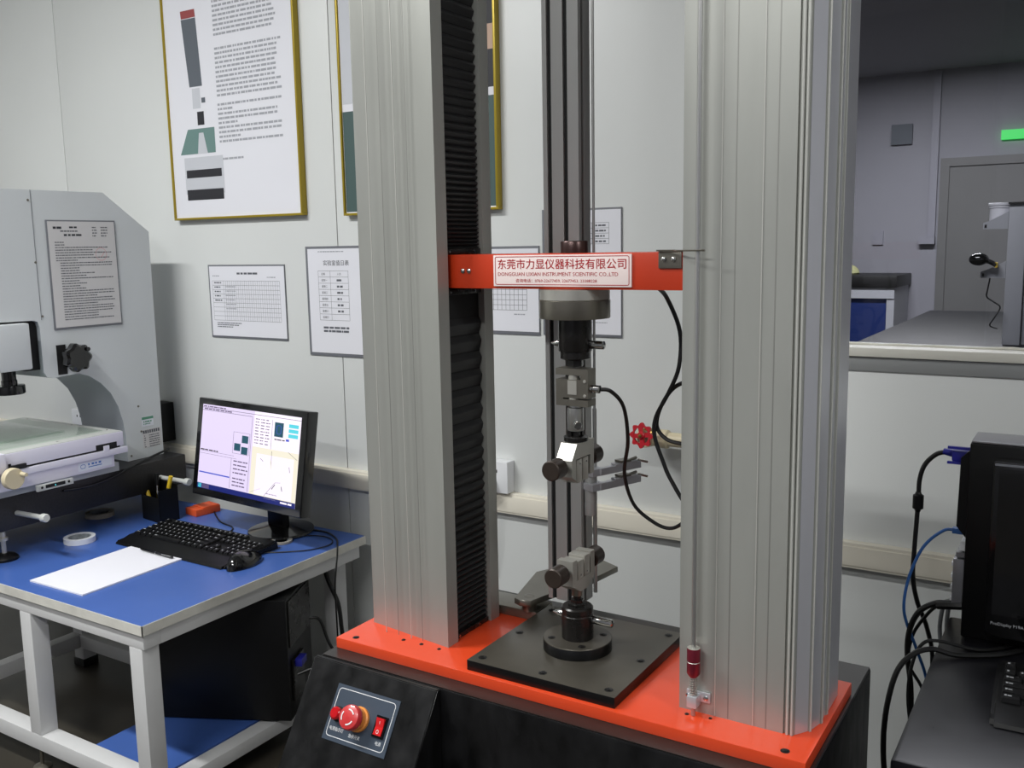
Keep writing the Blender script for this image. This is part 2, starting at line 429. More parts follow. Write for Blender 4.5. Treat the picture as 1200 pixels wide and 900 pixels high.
b = B(); b.lathe([(0.011, 0), (0.011, 0.004), (0.0095, 0.005), (0.0095, 0.010), (0.007, 0.0125), (0.0, 0.0128)], CP(0.018, 0.0425, 0.001), PN, mis=[1, 1, 0, 0, 0, 0])
obj('indicator_lamp', b, ['lampred', 'blackplastic'], cp)
c0 = CP(0.0575, 0.0415, 0.0012)
b = B(); b.lathe([(0.0185, 0), (0.0185, 0.004), (0.0165, 0.006), (0.0165, 0.012), (0.013, 0.013), (0.013, 0.016)], c0, PN)
es = obj('emergency_stop_collar', b, 'eyellow', cp)
b = B(); b.lathe([(0.013, 0.0155), (0.0178, 0.0165), (0.0185, 0.019), (0.0185, 0.024), (0.0170, 0.027), (0.012, 0.0290), (0, 0.0300)], c0, PN, n=36)
ns = 26
for a0 in (20, 145, 262):
    for k in range(9):
        a = [math.radians(a0 + 7.5 * (k + j)) for j in (0, 1)]
        q = []
        for rr, aa in ((0.0098, a[0]), (0.0118, a[0]), (0.0118, a[1]), (0.0098, a[1])):
            h = 0.0294 + (0.012 - rr) * 0.085 + 0.0003
            q.append(c0 + Vector((rr * math.cos(aa), 0, 0)) + PD * (rr * math.sin(aa)) + PN * (h))
        b.quad(*q, 1)
obj('emergency_button', b, ['ered', 'white'], cp)
b = B(); b.prism([(0.0895, 0.027), (0.1095, 0.027), (0.1095, 0.0575), (0.0895, 0.0575)], lambda u, v, a: CP(u, v, a), 0.001, 0.0045)
rs = obj('switch_bezel', b, 'blackgloss', cp)
b = B()
A = [(0.0925, 0.030, 0.0085), (0.1065, 0.030, 0.0085), (0.1065, 0.0425, 0.0050), (0.0925, 0.0425, 0.0050), (0.0925, 0.0545, 0.0065), (0.1065, 0.0545, 0.0065)]
v_ = [CP(*p) for p in A]; lo = [CP(p[0], p[1], 0.003) for p in A]
b.quad(v_[0], v_[1], v_[2], v_[3]); b.quad(v_[3], v_[2], v_[5], v_[4])
for i, j in ((0, 1), (1, 2), (2, 5), (5, 4), (4, 3), (3, 0)): b.quad(v_[i], v_[j], lo[j], lo[i])
b.quad(CP(0.0992, 0.0345, 0.0076), CP(0.0998, 0.0345, 0.0076), CP(0.0998, 0.0385, 0.0065), CP(0.0992, 0.0385, 0.0065), 1)
for k in range(14):
    a0_, a1_ = 2 * PI * k / 14, 2 * PI * (k + 1) / 14
    q = [CP(0.0995 + r * math.cos(a), 0.0495 + 1.25 * r * math.sin(a), 0.0066) for r, a in ((0.0017, a0_), (0.0023, a0_), (0.0023, a1_), (0.0017, a1_))]
    b.quad(*q, 1)
obj('rocker_switch', b, ['switchred', 'white'], cp, smooth=False)
# orange base plate
b = B(); b.box(-1.015, -0.268, 1.073, 1.316, 0.9227, 0.94, bev=0.0012)
bp = obj('base_plate', b, 'orange', mt)
def hexbolt(x, y, z, r, parent, name='socket_bolt', counter='hole'):
    b = B(); b.lathe([(r, 0.0), (r, 0.0003), (r * 0.82, 0.0004), (r * 0.78, 0.0004)], (x, y, z), n=20, mis=[0, 0, 0, 0])
    b.lathe([(r * 0.66, 0.0004), (r * 0.66, 0.0011), (r * 0.58, 0.0014), (r * 0.38, 0.0014)], (x, y, z), n=20, mi=1)
    b.lathe([(r * 0.36, 0.0013), (r * 0.36, 0.0016)], (x, y, z), n=6, mi=0)
    return obj(name, b, ['hole', 'blackmetal'], parent)
for x, y, r in ((-0.986, 1.088, .0055), (-0.913, 1.118, .0035), (-0.878, 1.119, .0035), (-0.843, 1.118, .0032), (-0.435, 1.116, .003), (-0.404, 1.12, .0025), (-0.297, 1.089, .0058), (-0.292, 1.303, .0055), (-0.99, 1.3, .0055)):
    hexbolt(x, y, 0.94, r, bp)
# columns ------------------------------------------------------------
CT = 2.75
Rp = [(-0.451, 1.129), (-0.3115, 1.129), (-0.3105, 1.1325), (-0.3085, 1.1325), (-0.308, 1.1285), (-0.3045, 1.1285), (-0.304, 1.1315), (-0.303, 1.1315), (-0.3025, 1.1285), (-0.299, 1.1285),
      (-0.298, 1.1325), (-0.2855, 1.1510), (-0.2835, 1.1500), (-0.2822, 1.1515), (-0.2832, 1.1540), (-0.2775, 1.1775), (-0.2757, 1.1770), (-0.2750, 1.1800), (-0.2770, 1.1820), (-0.2775, 1.203), (-0.2758, 1.2045), (-0.2750, 1.2075),
      (-0.2765, 1.2090), (-0.2765, 1.268), (-0.2785, 1.276), (-0.451, 1.276), (-0.451, 1.2515), (-0.438, 1.2515), (-0.438, 1.1560), (-0.451, 1.1560)]
def column(poly, name, grooves, ridges):
    b = B(); b.prism(poly, lambda u, v, a: (u, v, a), 0.94, CT)
    o = obj(name, b, 'alu', mt)
    g = B()
    for x in grooves: g.box(x - 0.0006, x + 0.0006, 1.1287, 1.1291, 0.941, CT)
    obj('profile_groove', g, 'aludark', o)
    g = B()
    for x, w_ in ridges: g.box(x - w_, x + w_, 1.1280, 1.1291, 0.9405, CT, bev=0.0002)
    obj('profile_rib', g, 'aluhi', o)
    return o
cr = column(Rp, 'column', [-0.3838, -0.3337], [(-0.4014, .0007), (-0.3504, .0007)])
cr['label'] = 'aluminium column carrying the limit rod, nearest the black desk'
sh = -0.642 * 2
Lp = [(sh - x, y) for x, y in reversed(Rp)]
Lp = [p for p in Lp if not (1.1284 < p[1] < 1.134 and p[0] < -0.96)]
Lp = Lp[:1] + Lp[1:]
cl = column(Lp, 'column', [-0.9313, -0.8826], [(-0.9560, .0007), (-0.9050, .0007)])
cl['label'] = 'aluminium column with black pleated bellows facing inward'
# light on the right column's outer side, painted as paler strips
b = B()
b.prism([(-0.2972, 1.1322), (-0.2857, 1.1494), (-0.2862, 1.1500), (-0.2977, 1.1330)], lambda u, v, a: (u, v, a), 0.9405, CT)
obj('lit_side_strip', b, 'alu2', cr)
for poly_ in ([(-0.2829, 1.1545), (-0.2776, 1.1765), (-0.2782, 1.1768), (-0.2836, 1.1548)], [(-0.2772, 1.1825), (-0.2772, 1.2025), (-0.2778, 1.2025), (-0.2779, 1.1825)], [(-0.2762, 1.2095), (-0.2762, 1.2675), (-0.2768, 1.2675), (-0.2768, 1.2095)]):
    obj('lit_side_strip', B().prism(poly_, lambda u, v, a: (u, v, a), 0.9405, CT), 'alu2', cr)
for x, y, q_ in ((-0.3063, 1.1284, .0015), (-0.3005, 1.1284, .0012), (-0.2825, 1.1512, .0011), (-0.2752, 1.1795, .0010), (-0.2752, 1.2070, .0010)):
    obj('corner_rib_highlight', B().cone((x, y, 0.9405), (x, y, CT), q_, n=10), 'aluhi', cr)  # thin pale rods paint a highlight along each corner rib
# bellows: pleats ------------------------------------------------------
def pleat_mesh():
    b = B()
    # a slanted ridge: (depth, z) profile, runs in y
    b.prism([(0.0005, -0.46), (0.0030, -0.20), (0.0048, 0.10), (0.0046, 0.16), (0.0005, 0.46)], lambda u, v, a: (u, a, v), 1.1575, 1.2500)
    return mesh_of(b, 'bellows_pleat', 'pleat', smooth=False)
b = B(); b.box(-0.8462, -0.8440, 1.1565, 1.2510, 0.9405, CT)
bl = obj('bellows_backing', b, 'pit', mt)
bl['label'] = 'dark sheet behind the bellows pleats'
pm = pleat_mesh()
def pleat(z, h):
    o = bpy.data.objects.new('bellows_pleat', pm); COL.objects.link(o); o.parent = cl
    o.location = (Vector((-0.8440, 0, z)) - wm(cl).translation) ; o.location.y = -wm(cl).translation.y
    o.scale = (1, 1, h)
z = 0.955; n = 0
while z < 1.455:
    t = (z - 0.955) / 0.5
    h = 0.0085 + 0.0195 * max(0, min(1, (t - 0.12) / 0.6)) ** 1.3
    pleat(z, h); z += h
z = 1.556
while z < 2.15:
    t = (z - 1.556) / 0.12
    h = 0.0055 + 0.0045 * min(1, t) + 0.010 * min(1, max(0, (z - 1.68) / 0.3))
    pleat(z, h); z += h
b = B(); b.box(-0.846, -0.8375, 1.1575, 1.25, 0.9405, 0.9485, bev=0.001)
b.cone((-0.8378, 1.166, 0.9445), (-0.8362, 1.166, 0.9445), 0.0022, n=10, mi=1); b.cone((-0.8378, 1.222, 0.9445), (-0.8362, 1.222, 0.9445), 0.0022, n=10, mi=1)
obj('bellows_end_strip', b, ['blackmetal', 'chrome'], mt)
for z_ in (1.486, 1.5475):
    b = B(); b.box(-0.846, -0.8370, 1.1575, 1.25, z_, z_ + 0.008, bev=0.001)
    b.cone((-0.8375, 1.166, z_ + 0.004), (-0.8357, 1.166, z_ + 0.004), 0.0018, n=10, mi=1); b.cone((-0.8375, 1.232, z_ + 0.004), (-0.8357, 1.232, z_ + 0.004), 0.0018, n=10, mi=1)
    obj('bellows_end_strip', b, ['blackmetal', 'chrome'], mt)
# crosshead -------------------------------------------------------------
b = B(); b.box(-0.8435, -0.4390, 1.165, 1.243, 1.4968, 1.5465, bev=0.0008)
ch = obj('crosshead', b, 'beamred', mt)
NPx0, NPx1, NPz0, NPz1 = -0.7565, -0.5370, 1.5005, 1.5450
b = B(); b.box(NPx0, NPx1, 1.1625, 1.1655, NPz0, NPz1, bev=0.0004)
NF = lambda u, v: (NPx0 + u, 1.1622, NPz0 + v)
rounded_frame(b, NF, 0.003, 0.2165, 0.0022, 0.0425, 0.003, 0.0009, mi=1)
def fit_text(txt, u0, u1, v, size, bold):
    c = B(); merge_text(c, txt, size, lambda a, d: (a, d, 0))
    xs = [p.co.x for p in c.bm.verts]; k = (u1 - u0) / (max(xs) - min(xs)); x0 = min(xs); c.bm.free()
    merge_text(b, txt, size, lambda a, d: NF(u0 + (a - x0) * k, v + d), 1, bold=bold)
fit_text('东莞市力显仪器科技有限公司', 0.0080, 0.2120, 0.0260, 0.0150, 0.00010)
fit_text('DONGGUAN LIXIAN INSTRUMENT SCIENTIFIC CO.,LTD', 0.0080, 0.2000, 0.0150, 0.0074, 0.0)
fit_text('咨询电话：0769-22677459, 22677453, 23388228', 0.0380, 0.1680, 0.0062, 0.0056, 0.0)
obj('nameplate', b, ['nameplate', 'namered'], ch, label='pale nameplate with red lettering')
for x in (-0.812, -0.801):
    b = B(); b.lathe([(0.0038, 0), (0.0036, 0.0018), (0.002, 0.0030), (0, 0.0032)], (x, 1.1651, 1.5225), (0, -1, 0), n=14)
    obj('screw', b, 'chrome', ch)
# trigger bracket at the crosshead's end
b = B(); b.box(-0.4985, -0.4660, 1.1622, 1.1648, 1.5255, 1.5462, bev=0.001)
b.box(-0.4985, -0.4660, 1.1622, 1.19, 1.5466, 1.5482, bev=0.0005)
tb = obj('trigger_bracket', b, 'steeldark', ch)
for x in (-0.4905, -0.4765):
    obj('screw', B().lathe([(0.0036, 0), (0.0034, 0.0016), (0.002, 0.0026), (0, 0.0028)], (x, 1.1621, 1.5375), (0, -1, 0), n=14), 'chrome', ch)
b = B(); b.tube([(-0.50, 1.160, 1.5488), (-0.47, 1.150, 1.5488), (-0.455, 1.120, 1.5488), (-0.42, 1.112, 1.5488)], 0.0011, n=6); b.tube([(-0.42, 1.112, 1.5488), (-0.416, 1.112, 1.5488)], 0.0013, n=6)
obj('trigger_finger', b, 'steeldark', ch)
b = B(); b.lathe([(0.0200, 0), (0.0200, 0.0155), (0.019, 0.017), (0, 0.017)], (-0.643, 1.20, 1.5466), n=32)
obj('spindle_cap', b, 'brownsteel', mt)
# limit rod on the front of the right column
rx, ry = -0.4265, 1.1165
b = B(); b.cone((rx, ry, 0.9405), (rx, ry, 2.6), 0.0029, n=12)
lr = obj('limit_rod', b, 'extrhi', mt)
b = B(); b.box(-0.4335, -0.4305, 1.1280, 1.1291, 0.965, CT)
obj('shadow_gap_strip', b, 'aludark', cr)
b = B(); b.lathe([(0.0045, 0), (0.0088, 0.006), (0.0088, 0.022), (0.0084, 0.0225), (0.0088, 0.023), (0.0088, 0.040), (0.0085, 0.041), (0.004, 0.041)], (rx, ry, 0.9935), n=24, mis=[0, 0, 1, 1, 0, 0, 1, 1])
obj('stop_collar', b, ['maroon', 'steel'], lr)
hel = [(rx + 0.0046 * math.cos(k * 0.7), ry + 0.0046 * math.sin(k * 0.7), 0.9685 + 0.0255 * k / 72) for k in range(73)]
obj('spring', B().tube(hel, 0.0007, n=5, sub=1), 'steel', lr)
b = B(); b.box(rx - 0.007, rx + 0.0065, 1.110, 1.1275, 0.953, 0.9685, bev=0.001)
b.box(rx - 0.013, rx + 0.020, 1.1250, 1.1283, 0.957, 0.971, bev=0.0015)
b.lathe([(0.0028, 0), (0.0028, 0.002), (0.001, 0.0026)], (rx - 0.0105, 1.1250, 0.963), (0, -1, 0), n=12, mi=1)
b.lathe([(0.0032, 0), (0.0032, 0.002), (0.001, 0.0026)], (rx + 0.0145, 1.1250, 0.964), (0, -1, 0), n=12, mi=1)
obj('rod_bracket', b, ['alu2', 'chrome'], mt)
# platen & lower string ---------------------------------------------------
b = B(); b.box(-0.764, -0.5235, 1.080, 1.325, 0.9403, 0.956, mi=0, bev=0.0010)
for f in b.bm.faces:
    if abs(f.normal.z) < 0.5: f.material_index = 1
b.bm.normal_update()
for f in b.bm.faces: f.material_index = 0 if f.normal.z > 0.9 else 1
pt = obj('platen', b, ['platen', 'plateedge'], mt)
for x in (-0.7475, -0.645, -0.5405):
    for y in (1.0975, 1.2025, 1.307):
        if x == -0.645 and y == 1.2025: continue
        hexbolt(x, y, 0.956, 0.0062, pt)
AX, AY = -0.643, 1.20
b = B(); b.lathe([(0.052, 0), (0.052, 0.0158), (0.0512, 0.017), (0.03, 0.017)], (AX, AY, 0.9562), n=56)
dk = obj('flange_disc', b, 'platen', mt)
for f in dk.data.polygons:
    pass
dk.data.materials.append(M['plateedge'])
for f in dk.data.polygons:
    if f.normal.z < 0.5: f.material_index = 1
for k in range(4):
    a = math.radians(45 + 90 * k - 8)
    hexbolt(AX + 0.0395 * math.cos(a), AY + 0.0395 * math.sin(a), 0.9733, 0.0056, dk)
b = B(); b.lathe([(0.0240, 0), (0.0240, 0.036), (0.0232, 0.037), (0.0232, 0.040), (0.0240, 0.041), (0.0240, 0.047), (0.022, 0.049), (0.012, 0.049)], (AX, AY, 0.9733), n=36)
obj('lower_socket', b, 'blackmetal', mt)
b = B(); b.lathe([(0.0140, 0), (0.0140, 0.004), (0.010, 0.0045), (0.010, 0.0095)], (AX, AY, 1.0223), n=6)
b.lathe([(0.0062, 0.0095), (0.0062, 0.030)], (AX, AY, 1.0223), n=20)
obj('lock_nut', b, 'blackmetal', mt)
def pin(zc, x0, x1, xl):
    b = B(); b.lathe([(0.0056, 0), (0.0060, 0.0008), (0.0060, x1 - x0), (0.0038, x1 - x0 + 0.0012)], (x0, AY, zc), (1, 0, 0), n=18)
    p_ = obj('locking_pin', b, 'chrome', mt)
    obj('pin_tip', B().lathe([(0.0052, 0), (0.0052, 0.007), (0.0012, 0.018)], (xl + 0.018, AY, zc), (-1, 0, 0), n=18), 'chrome', mt)
    return p_
pin(1.0045, AX + 0.024, AX + 0.058, AX - 0.042)
# load cell and upper string ------------------------------------------------
b = B(); b.lathe([(0.0505, 0), (0.0510, 0.0012), (0.0510, 0.0255), (0.0500, 0.026), (0.0500, 0.0265)], (AX, AY, 1.4545), n=56, mi=0)
b.lathe([(0.0495, 0.0265), (0.0502, 0.0272), (0.0502, 0.0415), (0.0300, 0.0420)], (AX, AY, 1.4545), n=56, mi=1)
obj('load_cell', b, ['steeldark', 'steel'], mt)
b = B(); b.lathe([(0.018, 0), (0.0220, 0.002), (0.0220, 0.012), (0.0240, 0.0125), (0.0245, 0.014), (0.0245, 0.0600)], (AX, AY, 1.3945), n=36)
b.lathe([(0.0090, 0), (0.0125, 0.0006), (0.0125, 0.011)], (AX, AY, 1.3840), n=6)
obj('upper_socket', b, 'blackmetal', mt)
pin(1.4165, AX + 0.0245, AX + 0.046, AX - 0.040)
# S-beam
y0, y1 = AY - 0.0125, AY + 0.0125
b = B()
sp = [(-0.0255, 1.3815), (0.0265, 1.3815), (0.0265, 1.3325), (0.0265, 1.3275), (-0.0255, 1.3275)]
S = [(-0.0255, 1.3820), (0.0265, 1.3820), (0.0265, 1.3395), (-0.0140, 1.3395), (-0.0140, 1.3370), (0.0265, 1.3370), (0.0265, 1.3275), (-0.0255, 1.3275), (-0.0255, 1.3660), (0.0150, 1.3660), (0.0150, 1.3725), (-0.0255, 1.3725)]
b.prism(S, lambda u, v, a: (AX + u, a, v), y0, y1)
b.box(AX - 0.006, AX + 0.0085, y0 - 0.0006, y0 + 0.001, 1.3445, 1.3650, mi=1)
for dz in (0.012, -0.009):
    b.lathe([(0.0026, 0), (0.0022, 0.0012), (0.0005, 0.0014)], (AX + 0.0215, y0, 1.3525 + dz), (0, -1, 0), n=10, mi=1)
b.cone((AX, AY - 0.004, 1.3655), (AX, AY - 0.004, 1.373), 0.0085, n=16, mi=1); b.cone((AX, AY - 0.004, 1.3365), (AX, AY - 0.004, 1.340), 0.0085, n=16, mi=1)
sb = obj('s_beam_force_sensor', b, ['steeldark', 'steel'], mt)
b = B(); b.lathe([(0.0058, 0), (0.0058, 0.004), (0.0045, 0.0045), (0.0045, 0.007), (0.0058, 0.0075), (0.0058, 0.015), (0.004, 0.016)], (AX + 0.0265, AY - 0.004, 1.3535), (1, 0, 0), n=14)
obj('cable_gland', b, 'chrome', mt)
# chrome shank under S-beam
b = B(); b.lathe([(0.0085, 0.0395), (0.0085, 0.0345), (0.0120, 0.0335), (0.0122, 0.001), (0.0115, 0.0)], (AX, AY, 1.290), n=28)
obj('coupling_sleeve', b, 'extrhi', mt)
b = B(); d = Vector((0.55, -0.83, -0.04)).normalized(); p = Vector((AX, AY, 1.3045))
b.lathe([(0.0040, 0.010), (0.0040, 0.026), (0.0056, 0.0265), (0.0058, 0.035), (0.0048, 0.0365)], p, d, n=16)
obj('locking_pin', b, 'chrome', mt)
b = B()
for k in range(4):
    a = math.radians(45 + 90 * k)
    b.box(AX + 0.0085 * math.cos(a) - 0.003, AX + 0.0085 * math.cos(a) + 0.003, AY + 0.0085 * math.sin(a) - 0.003, AY + 0.0085 * math.sin(a) + 0.003, 1.281, 1.2895)
b.cone((AX, AY, 1.2815), (AX, AY, 1.2895), 0.0065, n=16)
b.lathe([(0.0165, 0), (0.0180, 0.001), (0.0180, 0.0065), (0.0165, 0.0075)], (AX, AY, 1.2743), n=32)
obj('grip_collar', b, 'blackmetal', mt)

def knob(parent, x, y_in, y_out, z, r=0.0145):
    """thumb screw running along y with a fine knurled head"""
    s_ = -1 if y_out < y_in else 1
    L = abs(y_out - y_in)
    b = B(); b.lathe([(0.0050, -0.020), (0.0050, L - 0.026)], (x, y_in, z), (0, s_, 0), n=16)
    n = 48
    prof = [(r - 0.0015, L - 0.026), (r, L - 0.0245), (r, L - 0.0015), (r - 0.0015, L)]
    b.lathe([(0.009, L - 0.033), (0.0095, L - 0.026)], (x, y_in, z), (0, s_, 0), n=20)
    b.lathe(prof, (x, y_in, z), (0, s_, 0), n=n)
    return obj('clamp_knob', b, 'knob', parent)
HW = 0.013
def grip(zs, top):
    """body as an upside-down U (top=True) or upright U; zs: low and high z"""
    z0, z1 = zs
    ya, yb = 1.163, 1.232
    X = lambda u, v, a: (a, u, v)
    if top:
        poly = [(ya, z0 + 0.014), (ya, z1 - 0.022), (ya + 0.016, z1), (yb, z1), (yb, z0 + 0.008), (yb - 0.012, z0 + 0.008), (yb - 0.012, z1 - 0.022), (ya + 0.013, z1 - 0.022), (ya + 0.013, z0 + 0.006)]
    else:
        poly = [(ya, z1), (ya + 0.013, z1), (ya + 0.013, z0 + 0.020), (yb - 0.013, z0 + 0.020), (yb - 0.013, z1), (yb, z1), (yb, z0 + 0.016), (AY + 0.012, z0), (AY - 0.012, z0), (ya, z0 + 0.014)]
    b = B(); b.prism(poly, X, AX - HW, AX + HW)
    g = obj('upper_grip' if top else 'lower_grip', b, 'steel', mt, smooth=False)
    for ji, (u0, u1) in enumerate(((ya + 0.0165, AY - 0.005), (AY - 0.001, yb - 0.0170))):
        if top: b = B().box(AX - HW + 0.001, AX + HW - 0.0006, u0, u1, z0 + 0.002, z1 - 0.024, bev=0.0008)
        else: b = B().box(AX - HW - 0.0005, AX + HW + 0.0005, u0, u1, z0 + 0.0205, z1 - 0.0035 + 0.003 * ji, bev=0.0006)
        b.cone((AX + HW - 0.001, (u0 + u1) / 2, (z0 + z1) / 2), (AX + HW + 0.001, (u0 + u1) / 2, (z0 + z1) / 2), 0.0014, n=8, mi=1)
        obj('jaw', b, ['steel', 'chrome'], g)
    return g
gu = grip((1.2140, 1.2740), True)
# solid side cheek leaving a window round the jaws
b = B(); b.box(AX + HW - 0.0005, AX + HW + 0.0012, 1.1630 + 0.0385, 1.232, 1.222, 1.262)
knob(gu, AX, 1.163, 1.1235, 1.2445); knob(gu, AX, 1.232, 1.2630, 1.2440)
gl = grip((1.0500, 1.1020), False)
knob(gl, AX, 1.163, 1.1265, 1.0860); knob(gl, AX, 1.232, 1.2660, 1.0830)
b = B(); b.lathe([(0.0085, 0), (0.0085, 0.012)], (AX, AY, 1.0385), n=20)
obj('grip_shank', b, 'steeldark', gl)

# ------------------------------------------------------------------ extensometer post
ep = thing('extensometer_post', 'slotted grey aluminium post on a swinging plate behind the grips', 'post', (-0.72, 1.32, 0.9401))
b = B(); b.box(-0.885, -0.766, 1.286, 1.340, 0.9402, 0.9555, bev=0.001)
obj('mounting_bar', b, 'steeldark', ep)
b = B()
ply = [(-0.792, 1.272), (-0.765, 1.288), (-0.724, 1.415), (-0.708, 1.470), (-0.712, 1.492), (-0.757, 1.513), (-0.817, 1.427), (-0.834, 1.398), (-0.806, 1.290)]
ply = [(-0.786, 1.266), (-0.768, 1.272), (-0.762, 1.300), (-0.728, 1.415), (-0.716, 1.493), (-0.757, 1.513), (-0.817, 1.427), (-0.832, 1.398), (-0.800, 1.272)]
b.prism(ply, lambda u, v, a: (u, v, a), 0.970, 0.980)
bmesh.ops.bevel(b.bm, geom=b.bm.edges[:], offset=0.0008, segments=1, affect='EDGES')
sw = obj('swing_plate', b, 'steeldark', ep)
b = B(); b.lathe([(0.0125, 0), (0.0125, 0.0145), (0.0105, 0.0147), (0.0105, 0.0235), (0.009, 0.0245), (0.006, 0.0245), (0.006, 0.020)], (-0.783, 1.292, 0.9556), n=24)
obj('pivot_bolt', b, 'steeldark', ep)
# extrusion with T slots (plan polygon), stands on the plate
px0, px1, py0, py1 = -0.750, -0.688, 1.300, 1.338
b = B()
slots_f = [-0.7385, -0.7105]
poly = [(px0, py0)]
for s_ in slots_f: poly += [(s_ - 0.0038, py0), (s_ - 0.0038, py0 + 0.009), (s_ + 0.0038, py0 + 0.009), (s_ + 0.0038, py0)]
poly += [(px1, py0), (px1, py0 + 0.009), (px1 - 0.008, py0 + 0.009), (px1 - 0.008, py0 + 0.017), (px1, py0 + 0.017), (px1, py1), (px0, py1)]
b.prism(poly, lambda u, v, a: (u, v, a), 0.9805, 2.45)
pb = obj('slotted_post', b, 'extr', ep)
b = B()
for s_ in slots_f: b.box(s_ - 0.0036, s_ + 0.0036, py0 + 0.0050, py0 + 0.0088, 0.9805, 2.45)
b.box(px1 - 0.0075, px1 - 0.0045, py0 + 0.0092, py0 + 0.0168, 0.9805, 2.45)
obj('slot_insert', b, 'pit', pb)
b = B(); b.cone((-0.6760, 1.325, 0.995), (-0.6760, 1.325, 1.30), 0.0034, n=12); b.cone((-0.6760, 1.325, 1.30), (-0.6760, 1.325, 2.40), 0.0022, n=10)
b.cone((-0.683, 1.425, 0.0), (-0.683, 1.425, 0.0), 0.001, n=3) if False else None
obj('guide_rod', b, 'extrhi', ep)
b = B(); b.lathe([(0.0100, 0), (0.0102, 0.001), (0.0102, 0.0225), (0.0096, 0.023), (0.0102, 0.0235), (0.0102, 0.0505), (0.0095, 0.051), (0.0095, 0.0545), (0.0102, 0.055), (0.0102, 0.070), (0.0095, 0.071)], (-0.6790, 1.316, 1.128), n=28)
obj('counterweight', b, 'extr', ep)
def arm(zc, x0, y0):
    root = Matrix.Translation((x0, y0, zc)) @ Matrix.Rotation(math.radians(-22), 4, 'Z')   # arm runs along +y of this frame
    T = root
    b = B()
    b.box(-0.024, 0.012, -0.016, 0.010, -0.006, 0.006, bev=0.001, T=T)
    b.box(0.006, 0.014, 0.000, 0.088, -0.0055, 0.0065, bev=0.001, T=T)
    b.box(0.004, 0.016, 0.030, 0.078, 0.0065, 0.0095, bev=0.0008, T=T)
    b.box(0.002, 0.018, 0.040, 0.062, 0.0095, 0.0135, mi=1, bev=0.0008, T=T)
    b.cone(T @ Vector((0.010, 0.084, 0.008)), T @ Vector((0.017, 0.099, 0.003)), 0.0022, n=8, mi=1)
    b.cone(T @ Vector((0.010, 0.064, 0.010)), T @ Vector((0.010, 0.080, 0.012)), 0.0026, n=8, mi=1)
    b.cone(T @ Vector((-0.019, -0.016, 0)), T @ Vector((-0.019, -0.0185, 0)), 0.0034, n=10, mi=1)
    return obj('clip_arm', b, ['alu2', 'steeldark'], ep, smooth=False)
arm(1.2000, -0.672, 1.318); arm(1.1760, -0.672, 1.318)

# ------------------------------------------------------------------ machine cables
def cable(label, pts, r, m='cable', cat='cable', group=None, name='cable', n=8):
    return single(name, B().tube(pts, r, n=n), m, label, cat, group)
cable('thin black sensor cable curving down from the force sensor', [(-0.6005, 1.196, 1.3535), (-0.588, 1.205, 1.3500), (-0.578, 1.225, 1.325), (-0.583, 1.250, 1.27), (-0.598, 1.270, 1.215), (-0.590, 1.285, 1.165), (-0.562, 1.295, 1.138), (-0.537, 1.30, 1.1300), (-0.515, 1.30, 1.142), (-0.48, 1.30, 1.175), (-0.45, 1.305, 1.19)], 0.0029)
cable('black cable hanging from the crosshead and looping in front of the valve', [(-0.535, 1.25, 1.4950), (-0.5365, 1.285, 1.478), (-0.523, 1.30, 1.430), (-0.524, 1.30, 1.378), (-0.540, 1.30, 1.338), (-0.560, 1.30, 1.300), (-0.562, 1.30, 1.270), (-0.548, 1.30, 1.232), (-0.535, 1.30, 1.205), (-0.505, 1.30, 1.165), (-0.46, 1.305, 1.14)], 0.0032)
cable('black cable loop entering behind the column beside the valve', [(-0.455, 1.305, 1.350), (-0.505, 1.31, 1.3555), (-0.535, 1.31, 1.345), (-0.556, 1.31, 1.315), (-0.563, 1.31, 1.285), (-0.550, 1.31, 1.267), (-0.525, 1.31, 1.2605), (-0.46, 1.305, 1.2600)], 0.0032)

